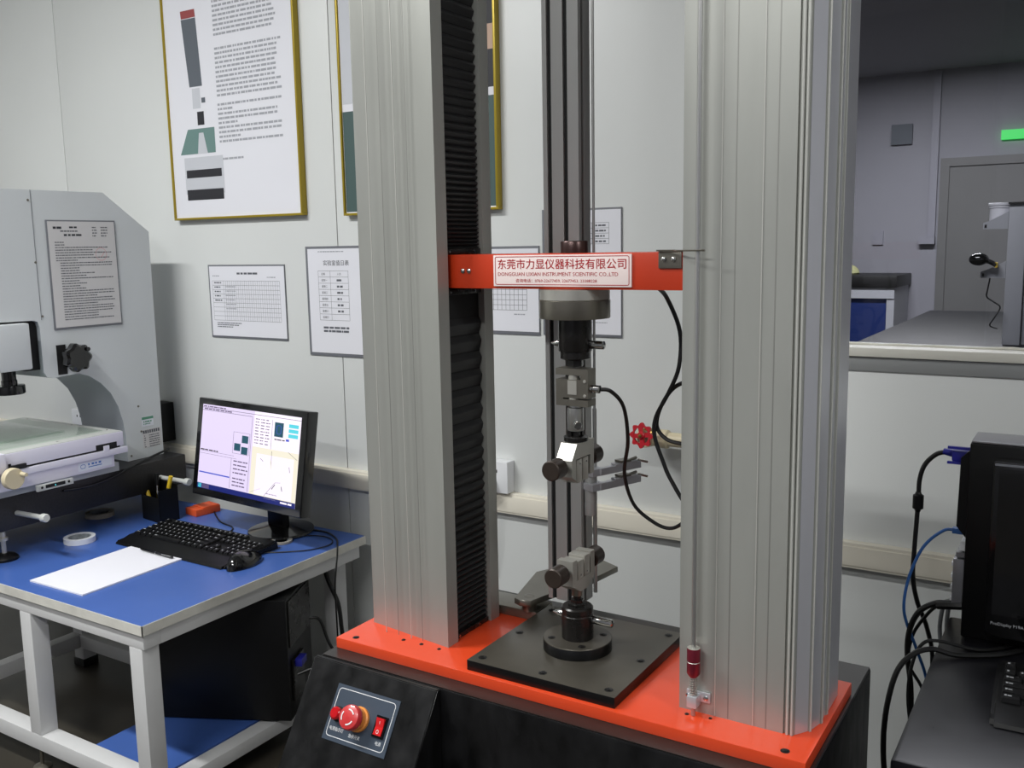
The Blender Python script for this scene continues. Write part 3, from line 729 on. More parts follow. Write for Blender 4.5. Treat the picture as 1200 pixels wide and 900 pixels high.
# ================================================================== WALL ITEMS
def framed(name, label, cat, x0, x1, z0, z1, depth, group=None, bw=0.004):
    t = thing(name, label, cat, ((x0 + x1) / 2, WY, z0), group=group)
    return t
def poster(label, x0, x1, z0, z1, kind):
    t = thing('poster', label, 'poster', ((x0 + x1) / 2, WY - 0.001, z0), group='gold-framed posters on the back wall')
    yf = WY - 0.022
    b = B(); w_ = 0.0065
    b.box(x0, x1, yf, WY - 0.0006, z0, z0 + w_, bev=0.001); b.box(x0, x1, yf, WY - 0.0006, z1 - w_, z1, bev=0.001)
    b.box(x0, x0 + w_, yf, WY - 0.0006, z0 + w_, z1 - w_, bev=0.001); b.box(x1 - w_, x1, yf, WY - 0.0006, z0 + w_, z1 - w_, bev=0.001)
    obj('frame', b, 'gold', t)
    b = B(); b.box(x0 + w_, x1 - w_, yf + 0.006, WY - 0.001, z0 + w_, z1 - w_)
    F = lambda u, v: (x0 + u, yf + 0.0056, z0 + v)
    F2 = lambda u, v: (x0 + u, yf + 0.0053, z0 + v)
    if kind == 0:
        rect(b, F, 0.06, 0.235, 0.078, 0.190, 5)
        rect(b, F2, 0.065, 0.230, 0.060, 0.092, 2)
        rect(b, F2, 0.067, 0.226, 0.128, 0.152, 2)
        b.quad(F(0.045, 0.20), F(0.205, 0.20), F(0.205, 0.275), F(0.085, 0.275), 3)
        b.quad(*[F2(u, v) for u, v in ((0.125, 0.20), (0.17, 0.20), (0.155, 0.262), (0.135, 0.262))], 5)
        rect(b, F, 0.132, 0.162, 0.285, 0.325, 2); rect(b, F, 0.115, 0.150, 0.335, 0.395, 5)
        rect(b, F, 0.155, 0.172, 0.350, 0.365, 4)
        b.quad(F(0.105, 0.400), F(0.162, 0.400), F(0.150, 0.600), F(0.085, 0.600), 4)
        b.quad(F(0.086, 0.602), F(0.150, 0.602), F(0.148, 0.625), F(0.084, 0.625), 6)
        rect(b, F, 0.056, 0.27, 0.690, 0.697, 7); rect(b, F, 0.05, 0.23, 0.705, 0.735, 4)
        v = 0.645
        while v > 0.215:
            if not (0.505 < v < 0.53 or 0.34 < v < 0.36):
                e = 0.50 - (0.18 if v < 0.34 and int(v * 300) % 3 == 0 else 0) - random.uniform(0, 0.03)
                scribble(b, F, 0.225, e, v, 0.0065, 8)
            v -= 0.0135
        scribble(b, F, 0.235, 0.33, 0.175, 0.006, 8)
    else:
        rect(b, F, 0.008, x1 - x0 - 0.008, 0.010, 0.28, 3)
        rect(b, F, x1 - x0 - 0.09, x1 - x0 - 0.035, 0.06, 0.30, 9)
        rect(b, F, x1 - x0 - 0.10, x1 - x0 - 0.008, 0.30, 0.39, 2); rect(b, F, x1 - x0 - 0.10, x1 - x0 - 0.008, 0.39, 0.45, 10)
        rect(b, F, x1 - x0 - 0.09, x1 - x0 - 0.008, 0.45, 0.60, 2); rect(b, F, 0.01, x1 - x0 - 0.15, 0.30, 0.62, 5)
        rect(b, F, x1 - x0 - 0.09, x1 - x0 - 0.008, 0.60, 0.70, 10)
    obj('printed_sheet', b, ['paper', 'ink', 'picdark', 'tealpic' if kind == 0 else 'teal', 'picgrey', 'piclight', 'picred', 'picorange', 'inklight', 'picgrey', 'picskin'], t, smooth=False)
    return t
poster('gold-framed white poster showing a tall grey instrument beside text', -2.528, -1.971, 1.655, 2.40, 0)
poster('gold-framed dark green poster mostly behind the left machine column', -1.815, -1.302, 1.648, 2.40, 1)

def sleeve(name, label, corners, draw, edge='sleeve', hang=0.006, thick=0.004):
    x0, x1, z0, z1 = corners
    t = thing(name, label, 'document sleeve', ((x0 + x1) / 2, WY - 0.0006, z0), group='document sleeves on the back wall')
    b = B(); b.box(x0, x1, WY - thick, WY - 0.0006, z0, z1, bev=0.0008)
    obj('backing', b, edge, t)
    b = B(); b.box(x0 + hang, x1 - 0.002, WY - thick - 0.0006, WY - thick + 0.0004, z0 + hang, z1 - hang * 0.8)
    F = lambda u, v: (x0 + u, WY - thick - 0.0009, z0 + v)
    draw(b, F, x1 - x0, z1 - z0)
    obj('printed_sheet', b, ['paper', 'ink', 'inkdark', 'inklight', 'paper2'], t, smooth=False)
def d_sched(b, F, w_, h_):
    us = [0.018] + [0.068 + k * (w_ - 0.09) / 26 for k in range(27)]
    vs = [0.055 + k * (h_ - 0.105) / 9 for k in range(10)]
    for u in us: rect(b, F, u - 0.00035, u + 0.00035, vs[0], vs[-1], 1)
    for v in vs: rect(b, F, us[0], us[-1], v - 0.0004, v + 0.0004, 1)
    for i in range(4, 9): scribble(b, F, 0.026, 0.058, vs[i] + 0.006, 0.004, 1)
    for i in range(2, 8): scribble(b, F, 0.075, 0.120, vs[i] + 0.008, 0.003, 3)
    scribble(b, F, 0.13, 0.22, h_ - 0.030, 0.006, 1); scribble(b, F, 0.02, 0.05, h_ - 0.036, 0.003, 3)
    scribble(b, F, 0.26, 0.30, h_ - 0.040, 0.003, 3)
    for k, e in enumerate((0.14, 0.13, 0.10)): scribble(b, F, 0.03, e, 0.045 - 0.006 * k, 0.003, 1)
sleeve('document_sleeve', 'landscape attendance grid in a clear sleeve between poster and roster', (-2.407, -2.073, 1.286, 1.514), d_sched)
def d_roster(b, F, w_, h_):
    merge_text(b, '实验室值日表', 0.0165, lambda u, v: F(0.068 + u, h_ - 0.054 + v), 2)
    us = [0.048, 0.094, 0.162]; vs = [h_ - 0.205 + k * 0.017 for k in range(9)]
    vs = [h_ - 0.070 - 0.0178 * k for k in range(9)][::-1]
    grid(b, F, us, vs, 0.0008, 1)
    rows = ['日期', '星期一', '星期二', '星期三', '星期四', '星期五', '星期六', '星期日']
    for k, r_ in enumerate(rows):
        v = h_ - 0.070 - 0.0178 * (k + 1) + 0.0055
        merge_text(b, r_, 0.0078, lambda u, vv, v=v: F(0.059 + u, v + vv), 1)
        if k == 0: merge_text(b, '人员', 0.0078, lambda u, vv, v=v: F(0.120 + u, v + vv), 1)
        elif k < 7: scribble(b, F, 0.118, 0.140, v, 0.0058, 1)
    scribble(b, F, 0.060, 0.158, h_ - 0.237, 0.006, 1); scribble(b, F, 0.060, 0.162, h_ - 0.247, 0.006, 1)
    scribble(b, F, 0.05, 0.15, h_ - 0.017, 0.003, 3)
sleeve('document_sleeve', 'portrait duty roster in a grey-edged sleeve partly behind the left column', (-1.985, -1.764, 1.248, 1.565), d_roster, hang=0.009)
def d_grid(b, F, w_, h_):
    us = [0.02 + k * 0.0125 for k in range(int((w_ - 0.05) / 0.0125) + 1)]; vs = [0.062 + 0.013 * k for k in range(9)]
    grid(b, F, us, vs, 0.0009, 1)
    scribble(b, F, w_ - 0.075, w_ - 0.04, 0.050, 0.003, 3)
sleeve('document_sleeve', 'grid form in a sleeve showing below the red crosshead', (-1.44, -1.196, 1.333, 1.556), d_grid, hang=0.008)
def d_notice(b, F, w_, h_):
    u0 = w_ - 0.115
    us = [u0, u0 + 0.037, u0 + 0.082]; vs = [h_ - 0.085 + 0.0125 * k for k in range(5)]
    grid(b, F, us, vs, 0.0007, 1)
    for k in range(4):
        scribble(b, F, u0 + 0.005, u0 + 0.030, vs[k] + 0.004, 0.0045, 1); scribble(b, F, u0 + 0.046, u0 + 0.074, vs[k] + 0.004, 0.004, 1)
    scribble(b, F, u0 - 0.10, u0 + 0.085, h_ - 0.135, 0.0045, 2); scribble(b, F, u0 - 0.10, u0 + 0.085, h_ - 0.147, 0.0045, 2)
    for k in range(8): scribble(b, F, u0 - 0.09, u0 + 0.08, h_ - 0.165 - 0.011 * k, 0.004, 3)
    scribble(b, F, u0 - 0.02, u0 + 0.082, 0.047, 0.005, 2)
    scribble(b, F, u0 - 0.02, u0 + 0.080, 0.034, 0.002, 3)
sleeve('document_sleeve', 'portrait notice sheet in a sleeve hanging behind the slotted post', (-1.186, -0.970, 1.335, 1.643), d_notice, hang=0.006)

def socket(label, x0, x1, z0, z1, depth, plug):
    t = thing('wall_socket', label, 'socket', ((x0 + x1) / 2, WY - 0.0006, z0), group='wall sockets above the trunking')
    b = B(); b.box(x0, x1, WY - depth, WY - 0.0006, z0, z1, bev=0.003)
    obj('housing', b, 'white', t)
    xc, zc = (x0 + x1) / 2, (z0 + z1) / 2
    b = B()
    b.box(xc - 0.012, xc - 0.007, WY - depth - 0.0006, WY - depth + 0.001, zc + 0.012, zc + 0.020); b.box(xc + 0.007, xc + 0.012, WY - depth - 0.0006, WY - depth + 0.001, zc + 0.012, zc + 0.020)
    if not plug:
        b.box(xc - 0.008, xc + 0.008, WY - depth - 0.0004, WY - depth + 0.001, zc - 0.022, zc - 0.020)
    obj('socket_hole', b, 'hole', t)
    return t
sk = socket('surface-mounted white wall socket with a plug above the trunking', -1.367, -1.281, 0.919, 1.003, 0.036, True)
pl = thing('power_plug', 'pale round power plug pushed into the wall socket', 'plug', (-1.333, WY - 0.037, 0.945))
b = B(); b.lathe([(0.019, 0), (0.019, 0.020), (0.014, 0.030), (0.006, 0.033)], (-1.333, WY - 0.0365, 0.945), (0, -1, 0), n=20)
b.box(-1.338, -1.328, WY - 0.075, WY - 0.050, 0.929, 0.961, bev=0.003)
obj('plug_body', b, 'piclight', pl)
obj('plug_cord', B().tube([(-1.333, WY - 0.055, 0.930), (-1.334, WY - 0.05, 0.912), (-1.340, WY - 0.035, 0.885), (-1.345, WY - 0.034, 0.80), (-1.35, WY - 0.02, 0.70)], 0.0028), 'white', pl)
socket('white wall socket seen through the throat of the measuring machine', -3.155, -3.069, 0.921, 1.000, 0.030, False)
single('cable_duct', B().box(-3.135, -3.080, WY - 0.015, WY - 0.0006, 1.000, 1.60, bev=0.002), 'trunk', 'vertical ivory cable duct rising from the socket behind the measuring machine', 'cable duct')

# valve
vv = thing('wall_valve', 'red star-handled water valve on a cream pipe at the wall', 'valve', (-0.80, WY - 0.05, 1.105))
vc = Vector((-0.873, 1.945, 1.125)); vd = Vector((-0.08, -0.99, 0.06)).normalized()
va = vd.cross(Vector((0, 0, 1))).normalized(); vb = va.cross(vd).normalized()
def VF(u, v, o): return vc + va * u + vb * v + vd * o
b = B(); n = 64
def ringr(k):
    a = 2 * PI * k / n; return 0.0265 + 0.0035 * math.cos(8 * a)
lay = []
for o, f_ in ((-0.003, 1.0), (0.003, 1.0)):
    lay.append(([b.bm.verts.new(VF(ringr(k) * math.cos(2 * PI * k / n), ringr(k) * math.sin(2 * PI * k / n), o)) for k in range(n)],
                [b.bm.verts.new(VF(0.0195 * math.cos(2 * PI * k / n), 0.0195 * math.sin(2 * PI * k / n), o)) for k in range(n)]))
for k in range(n):
    k2 = (k + 1) % n; (o0, i0), (o1, i1) = lay
    b._face([o0[k], o0[k2], o1[k2], o1[k]], 0); b._face([i0[k], i1[k], i1[k2], i0[k2]], 0)
    b._face([o1[k], o1[k2], i1[k2], i1[k]], 0); b._face([o0[k], i0[k], i0[k2], o0[k2]], 0)
for a in (80, 170, 260, 350):
    a = math.radians(a); c_, s_ = math.cos(a), math.sin(a)
    b.prism([(0.005, -0.0042), (0.0205, -0.006), (0.0205, 0.006), (0.005, 0.0042)], lambda u, v, o: VF(u * c_ - v * s_, u * s_ + v * c_, o), -0.0025, 0.0025)
b.lathe([(0.009, -0.004), (0.009, 0.004), (0.007, 0.006)], vc, vd, n=20)
vw = obj('handwheel', b, 'valvered', vv)
obj('wheel_nut', B().lathe([(0.0045, 0.006), (0.0045, 0.009), (0.002, 0.0095)], vc, vd, n=6), 'brass', vv)
b = B(); b.lathe([(0.006, -0.030), (0.006, 0.0)], vc, vd, n=14)
b.lathe([(0.013, -0.040), (0.015, -0.034), (0.015, -0.022), (0.011, -0.018)], vc, vd, n=20)
obj('valve_stem', b, 'brass', vv)
cc = vc - vd * 0.042
b = B()
b.lathe([(0.017, -0.030), (0.0215, -0.026), (0.0215, -0.004), (0.0185, 0.0), (0.0185, 0.018), (0.0215, 0.020), (0.0215, 0.042), (0.0165, 0.046), (0.0165, 0.30)], (cc.x, WY - 0.06, 1.112), (1, 0, 0), n=24)
b.lathe([(0.020, 0.0), (0.020, 0.03)], (cc.x, WY - 0.06, 1.112), vd, n=24)
obj('valve_body', b, 'cream', vv)

# ================================================================== LEFT BENCH
tb = thing('workbench', 'blue-topped workbench with white steel frame under the monitor', 'workbench', (-2.4, 1.6, FZ))
TX0, TX1, TY0, TY1, TZ = -3.25, -1.7365, 1.232, 1.975, 0.75
obj('tabletop', B().box(TX0 + 0.002, TX1 - 0.002, TY0 + 0.002, TY1 - 0.002, TZ - 0.023, TZ), 'blue', tb)
b = B(); b.box(TX0, TX1, TY0, TY0 + 0.0019, TZ - 0.0235, TZ - 0.0004); b.box(TX1 - 0.0019, TX1, TY0, TY1, TZ - 0.0235, TZ - 0.0004)
b.box(TX0 + 0.003, TX1 - 0.003, TY0 + 0.003, TY1 - 0.003, TZ - 0.0235, TZ - 0.0231)
obj('edge_band', b, 'bandw', tb)
LW = 0.045
def leg(x, y, z0, z1=0.69):
    return obj('leg', B().box(x - LW / 2, x + LW / 2, y - LW / 2, y + LW / 2, z0, z1, bev=0.002), 'frame', tb)
RZ = 0.37
fy = 1.262; rxx = -1.775
leg(rxx, fy, RZ, 0.6895); leg(-2.2, fy, RZ, 0.6895); leg(-2.69, 1.70, 0.285); leg(-1.815, 1.925, 0.285)
def rail(x0, x1, y0, y1, z0, z1): return obj('rail', B().box(x0, x1, y0, y1, z0, z1, bev=0.002), 'frame', tb)
rail(-3.2, TX1 - 0.008, fy - 0.0225, fy + 0.0225, 0.690, TZ - 0.0236)          # apron front
rail(TX1 - 0.053, TX1 - 0.008, fy + 0.0226, TY1 - 0.02, 0.690, TZ - 0.0236)    # apron right
rail(-2.71, -2.67, fy + 0.0226, 1.70, 0.690, TZ - 0.0236)
rail(-3.2, rxx + LW / 2, fy - 0.0225, fy + 0.0225, RZ - 0.042, RZ - 0.0002)
rail(-2.71, -2.67, fy + 0.0226, 1.677, RZ - 0.042, RZ - 0.0002)
rail(-2.667, -2.135, 1.670, 1.705, RZ - 0.042, RZ - 0.0002)
rail(-2.1345, -1.799, 1.670, 1.705, RZ - 0.075, RZ - 0.0225)
rail(rxx - LW / 2, rxx + LW / 2, fy + 0.0226, 1.90, RZ - 0.06, RZ - 0.025)
b = B(); b.box(-2.06, rxx - LW / 2 - 0.003, 1.29, 1.660, RZ - 0.055, RZ - 0.022); obj('lower_shelf', b, 'blue', tb, label='blue lower shelf')
b = B(); b.box(-2.06, rxx - LW / 2 - 0.003, 1.2855, 1.2898, RZ - 0.0555, RZ - 0.0225); obj('edge_band', b, 'bandw', tb)
for x, y in ((-2.69, 1.70), (-1.815, 1.925)):
    obj('rubber_foot', B().box(x - 0.026, x + 0.026, y - 0.026, y + 0.026, FZ + 0.0005, 0.285, bev=0.002), 'hole', tb)
for x, y in ((-2.225, fy), (rxx, fy), (-3.1, fy)):
    b = B(); b.cone((x, y, FZ + 0.012), (x, y, RZ - 0.0425), 0.005, n=10); b.lathe([(0.022, 0), (0.022, 0.006), (0.012, 0.012)], (x, y, FZ + 0.0005), n=18)
    obj('levelling_foot', b, 'steeldark', tb)

# PC tower on the shelf, turned
pc = thing('computer_tower', 'large black computer tower on the blue shelf under the bench', 'computer tower', (-2.03, 1.475, RZ - 0.0215), rz=math.radians(26))
b = B(); b.box(0, 0.355, 0, 0.185, 0.004, 0.330, bev=0.004); obj('case', b, 'blackplastic', pc, world=False)
b = B(); b.box(0.356, 0.359, 0.01, 0.175, 0.20, 0.322); b.box(0.356, 0.362, 0.02, 0.10, 0.05, 0.16)
obj('rear_plate', b, 'blackmetal', pc, world=False)
b = B(); b.box(0.360, 0.380, 0.03, 0.07, 0.14, 0.16, bev=0.002); obj('vga_plug', b, 'vga', pc, world=False, label='blue plug')
cable('black cord sagging behind the bench leg beside the tower', [(-1.72, 1.72, 0.60), (-1.70, 1.74, 0.59), (-1.69, 1.76, 0.52), (-1.68, 1.80, 0.45), (-1.66, 1.84, 0.36), (-1.65, 1.86, 0.28)], 0.004)
cable('black cord hanging from the tower and curling to the floor', [(-1.71, 1.66, 0.47), (-1.67, 1.70, 0.48), (-1.64, 1.74, 0.42), (-1.63, 1.78, 0.34), (-1.64, 1.80, 0.27)], 0.004)
cable('thick black bundle dropping beside the rear bench leg', [(-1.83, 1.885, 0.72), (-1.80, 1.88, 0.64), (-1.755, 1.87, 0.58), (-1.735, 1.86, 0.50), (-1.715, 1.86, 0.40), (-1.705, 1.87, 0.28)], 0.006)

# ------------------------------------------------------------------ monitor on bench
mo = thing('monitor', 'black wide computer monitor switched on, showing measuring software', 'monitor', (-1.985, 1.80, TZ), rz=math.radians(-5.2))
TI = Matrix.Translation((0, 0, 0.245)) @ Matrix.Rotation(math.radians(-9.5), 4, 'X')
mw, mh = 0.476, 0.282
b = B(); b.box(-mw / 2, mw / 2, -0.018, 0.018, -mh / 2, mh / 2, bev=0.004, T=TI)
b.box(-0.15, 0.15, 0.018, 0.045, -0.10, 0.10, bev=0.01, T=TI)
mb = obj('housing', b, 'blackgloss', mo, world=False)
SW, SH = mw - 0.046, mh - 0.040
def MF(o):
    return lambda u, v: TI @ Vector((-SW / 2 + u * SW, -0.0182 - o, -SH / 2 + 0.002 + (1 - v) * SH))
b = B(); F0 = MF(0.0002); F1 = MF(0.0005); F2 = MF(0.0008)
rect(b, F0, 0, 1, 0, 1, 0)
rect(b, F1, 0, 1, 0.94, 1, 4)                                   # task bar
rect(b, F1, 0.01, 0.045, 0.945, 0.995, 5); rect(b, F1, 0.05, 0.13, 0.945, 0.995, 6)
rect(b, F1, 0.55, 1, 0, 0.40, 1); rect(b, F1, 0.55, 1, 0.40, 0.94, 3)
rect(b, F2, 0.60, 0.96, 0.47, 0.93, 1)
rect(b, F2, 0, 1, 0.035, 0.04, 6); rect(b, F2, 0, 0.53, 0.065, 0.07, 6)
scribble(b, F2, 0.01, 0.25, 0.015, 0.014, 6); scribble(b, F2, 0.02, 0.33, 0.045, 0.014, 6)
rect(b, F2, 0.005, 0.37, 0.55, 0.553, 6); rect(b, F2, 0.005, 0.40, 0.58, 0.583, 6); scribble(b, F2, 0.01, 0.20, 0.53, 0.014, 7)
rect(b, F1, 0.01, 0.34, 0.80, 0.815, 8)
rect(b, F2, 0.345, 0.348, 0.58, 0.93, 6); rect(b, F2, 0.53, 0.533, 0.07, 0.93, 6); rect(b, F2, 0.73, 0.733, 0.07, 0.40, 6)
line_frame(b, F2, 0.35, 0.52, 0.27, 0.52, 0.003, 6)
for u, v in ((0.44, 0.30), (0.365, 0.40), (0.44, 0.43)): rect(b, F2, u, u + 0.065, v, v + 0.085, 9)
for k in range(4): scribble(b, F2, 0.37, 0.52, 0.60 + 0.045 * k, 0.014, 6)
for k in range(3): scribble(b, F2, 0.37, 0.50, 0.80 + 0.04 * k, 0.014, 6)
for k in range(9):
    for u in (0.565, 0.62, 0.67): scribble(b, F2, u, u + 0.04, 0.08 + 0.034 * k, 0.010, 6)
rect(b, F2, 0.755, 0.84, 0.09, 0.25, 9); rounded_frame(b, MF(0.0010), 0.775, 0.82, 0.12, 0.22, 0.02, 0.004, 8); scribble(b, F2, 0.76, 0.86, 0.275, 0.012, 7)
for v in (0.09, 0.145, 0.20): rect(b, F2, 0.89, 0.98, v, v + 0.04, 10); 
scribble(b, F2, 0.87, 0.88, 0.10, 0.012, 7); rect(b, F2, 0.87, 0.90, 0.26, 0.285, 8)
def seg(u0, v0, u1, v1, t, mi):
    d = Vector((u1 - u0, v1 - v0)).normalized(); n_ = Vector((-d.y, d.x)) * t
    b.quad(MF(.0011)(u0 + n_.x, v0 + n_.y), MF(.0011)(u1 + n_.x, v1 + n_.y), MF(.0011)(u1 - n_.x, v1 - n_.y), MF(.0011)(u0 - n_.x, v0 - n_.y), mi)
seg(0.745, 0.42, 0.75, 0.60, 0.0015, 7); seg(0.74, 0.52, 0.75, 0.62, 0.004, 11); seg(0.64, 0.52, 0.67, 0.55, 0.002, 7)
seg(0.70, 0.93, 0.80, 0.76, 0.0015, 7); seg(0.80, 0.76, 0.85, 0.75, 0.0015, 7); seg(0.86, 0.79, 0.87, 0.84, 0.003, 7); seg(0.77, 0.84, 0.80, 0.78, 0.003, 7); seg(0.56, 0.92, 0.66, 0.86, 0.001, 6); seg(0.90, 0.40, 0.99, 0.47, 0.0015, 7); seg(0.92, 0.56, 0.93, 0.62, 0.002, 7)
scribble(b, F2, 0.72, 0.83, 0.895, 0.010, 6); scribble(b, F2, 0.86, 0.97, 0.955, 0.02, 2); scribble(b, F2, 0.70, 0.82, 0.955, 0.001, 2)
obj('screen', b, ['scr', 'scrw', 'scrw', 'scrpale', 'scrblue', 'scrcyan', 'scrtxt', 'scrdark', 'scrmid', 'scrteal', 'scrcyan', 'scrpale'], mo, world=False, smooth=False, label='lit screen')
b = B(); b.box(-0.035, 0.035, 0.065, 0.090, 0.020, 0.230, bev=0.006); b.box(-0.05, 0.05, 0.03, 0.07, 0.18, 0.26, bev=0.004); obj('stand_neck', b, 'blackplastic', mo, world=False)
b = B(); b.lathe([(0.090, 0), (0.095, 0.004), (0.093, 0.010), (0.05, 0.018), (0.03, 0.024)], (0.0, 0.085, 0.0005), n=40); obj('stand_base', b, 'blackgloss', mo, world=False)
b = B(); merge_text(b, 'DASHI', 0.001, lambda u, v: (u, 0, v)) if False else None

# ------------------------------------------------------------------ keyboards
def keyboard(label, loc, rz, group):
    t = thing('keyboard', label, 'keyboard', loc, rz=rz, group=None)
    b = B()
    prof = [(-0.055, 0.0), (-0.050, 0.006), (-0.010, 0.013), (0.125, 0.022), (0.134, 0.020), (0.136, 0.0)]
    prof = [(-0.062, 0.001), (-0.058, 0.006), (-0.012, 0.014), (0.128, 0.024), (0.134, 0.021), (0.136, 0.001)]
    b.prism(prof, lambda u, v, a: (a, u, v), 0, 0.445)
    bmesh.ops.bevel(b.bm, geom=[e for e in b.bm.edges if abs(e.verts[0].co.x - e.verts[1].co.x) < 1e-4], offset=0.006, segments=2, affect='EDGES')
    obj('case', b, 'blackplastic', t, world=False)
    def keymesh(w_):
        b = B()
        v = [(0.001, 0.001, 0), (w_ - 0.001, 0.001, 0), (w_ - 0.001, 0.018, 0), (0.001, 0.018, 0), (0.003, 0.0035, 0.0075), (w_ - 0.003, 0.0035, 0.0075), (w_ - 0.003, 0.0165, 0.0082), (0.003, 0.0165, 0.0082)]
        V = [b.bm.verts.new(p) for p in v]
        for q in ((4, 5, 6, 7), (0, 1, 5, 4), (1, 2, 6, 5), (2, 3, 7, 6), (3, 0, 4, 7)): b._face([V[i] for i in q], 0)
        b.quad((0.0055, 0.010, 0.0081), (0.0085, 0.010, 0.0081), (0.0085, 0.0138, 0.0084), (0.0055, 0.0138, 0.0084), 1)
        if w_ > 0.024: b.quad((0.0095, 0.0105, 0.0081), (0.0150, 0.0105, 0.0081), (0.0150, 0.0128, 0.0084), (0.0095, 0.0128, 0.0084), 1)
        return mesh_of(b, 'key', ['blackplastic', 'legend'], smooth=False)
    cache = {}
    U = 0.019
    rows = [
        (0, 0, [1.5, 1.25, 1.25, 6.25, 1.25, 1.25, 1.25, 1.0]), (1, 0, [2.25] + [1] * 10 + [2.75]), (2, 0, [1.75] + [1] * 11 + [2.25]), (3, 0, [1.5] + [1] * 12 + [1.5]), (4, 0, [1] * 13 + [2])]
    def put(x, r, w_):
        k = round(w_ * U, 4)
        if k not in cache: cache[k] = keymesh(k)
        y = -0.006 + r * 0.0192 + (0.006 if r == 5 else 0)
        o = bpy.data.objects.new('key', cache[k]); COL.objects.link(o); o.parent = t
        o.location = (x, y, 0.0125 + (y + 0.012) * 0.071); o.rotation_euler = (math.radians(4.1), 0, 0)
    for r, _, ws in rows:
        x = 0.010
        for w_ in ws: put(x, r, w_); x += w_ * U
    x = 0.010
    for i in range(13):
        put(x, 5, 1); x += U + (U if i == 0 else (0.0095 if i in (4, 8) else 0))
    for r, xs in ((0, (0, 1, 2)), (1, (1,)), (3, (0, 1, 2)), (4, (0, 1, 2)), (5, (0, 1, 2))):
        for k in xs: put(0.300 + k * U, r, 1)
    for r in range(5):
        for k in range(4):
            put(0.3625 + k * U, r, 1)
    return t
keyboard('full-size black keyboard on the blue workbench in front of the monitor', (-2.312, 1.637, TZ + 0.0006), math.radians(-0.5), None)

# mouse
ms = thing('computer_mouse', 'glossy black computer mouse at the edge of the blue workbench', 'mouse', (-1.852, 1.632, TZ + 0.0005), rz=math.radians(8))
b = B(); b.ball((0, 0, 0.0), 0.033, 1.05, 1.9, 1.15, n=24)
for v in b.bm.verts:
    v.co.z = max(v.co.z, 0) * (1.0 - 0.18 * (v.co.y / 0.05)); v.co.x *= 1 - 0.12 * (v.co.y / 0.05) ** 2
obj('shell', b, 'blackgloss', ms, world=False)
obj('scroll_wheel', B().cone((-0.003, 0.030, 0.0245), (0.003, 0.030, 0.0245), 0.008, n=18), 'blackplastic', ms, world=False)
b = B(); b.box(-0.0005, 0.0005, 0.012, 0.050, 0.0, 0.0315); obj('button_gap', B().box(-0.0005, 0.0005, 0.040, 0.049, 0.008, 0.022), 'hole', ms, world=False)
cable('thin black mouse lead trailing across the blue workbench', [(-1.879, 1.683, 0.760), (-1.872, 1.72, 0.7530), (-1.825, 1.755, 0.7525), (-1.78, 1.80, 0.7525), (-1.765, 1.86, 0.7525), (-1.80, 1.90, 0.7525), (-1.86, 1.90, 0.7525), (-1.94, 1.84, 0.7525)], 0.0016)
cable('black cord running off the workbench edge towards the floor', [(-1.95, 1.93, 0.7530), (-1.86, 1.94, 0.7530), (-1.79, 1.91, 0.7530), (-1.748, 1.87, 0.7530), (-1.722, 1.84, 0.735), (-1.716, 1.82, 0.66), (-1.716, 1.82, 0.56), (-1.725, 1.83, 0.46)], 0.0024)
cable('black monitor lead lying behind the keyboard', [(-2.30, 1.93, 0.7530), (-2.24, 1.87, 0.7530), (-2.14, 1.835, 0.7530), (-2.06, 1.81, 0.774), (-2.03, 1.83, 0.776)], 0.0025) if False else None
cable('black lead crossing the workbench under the monitor', [(-2.34, 1.95, 0.7530), (-2.27, 1.90, 0.7530), (-2.20, 1.86, 0.7530), (-2.13, 1.84, 0.7530), (-2.10, 1.80, 0.7530)], 0.0022)
cable('black lead curving round the back of the keyboard', [(-2.26, 1.88, 0.7525), (-2.19, 1.835, 0.7525), (-2.13, 1.795, 0.7525), (-2.06, 1.785, 0.7525), (-1.99, 1.776, 0.7525)], 0.0022) if False else None

# paper pad + pen
b = B(); b.prism([(-2.229, 1.277), (-2.020, 1.281), (-2.026, 1.578), (-2.241, 1.584)], lambda u, v, a: (u, v, a), TZ + 0.0004, TZ + 0.0042)
single('paper_pad', b, 'paper', 'blank white sheet pad lying in front of the keyboard', 'paper')
pn = thing('pen', 'black clip pen lying across the top of the white pad', 'pen', (-2.12, 1.563, TZ + 0.0080))
b = B(); b.lathe([(0.001, 0), (0.0036, 0.012), (0.0038, 0.13), (0.003, 0.140)], (-2.185, 1.566, TZ + 0.0083), (1, -0.04, 0), n=12); obj('barrel', b, 'blackgloss', pn)
b = B(); b.box(-2.085, -2.048, 1.556, 1.558, TZ + 0.0115, TZ + 0.0128); b.cone((-2.118, 1.5635, TZ + 0.0083), (-2.115, 1.5635, TZ + 0.0083), 0.0041, n=12); obj('clip', b, 'chrome', pn)

def tape_roll(label, x, y, z, r, ri, h, m):
    t = thing('tape_roll', label, 'tape roll', (x, y, z), group='tape rolls on the blue bench')
    n = 40; b = B(); b.lathe([(ri, 0), (r, 0), (r, h), (ri, h), (ri, 0.0002)], (x, y, z), n=n)
    obj('roll', b, m, t)
    b = B(); b.lathe([(ri - 0.004, 0), (ri - 0.0002, 0), (ri - 0.0002, h - 0.001), (ri - 0.0035, h - 0.001), (ri - 0.004, 0.0002)], (x, y, z), n=n)
    obj('core', b, 'tapeinner', t)
tape_roll('white tape roll lying on the blue bench beside the white pad', -2.418, 1.540, TZ + 0.0006, 0.042, 0.031, 0.015, 'tape')
tape_roll('tan tape roll in shadow under the edge of the black granite base', -2.600, 1.730, TZ + 0.0006, 0.042, 0.031, 0.014, 'taupe')
tape_roll('clear-grey tape roll beside the monitor stand', -1.905, 1.815, TZ + 0.0008, 0.030, 0.022, 0.006, 'taupe')

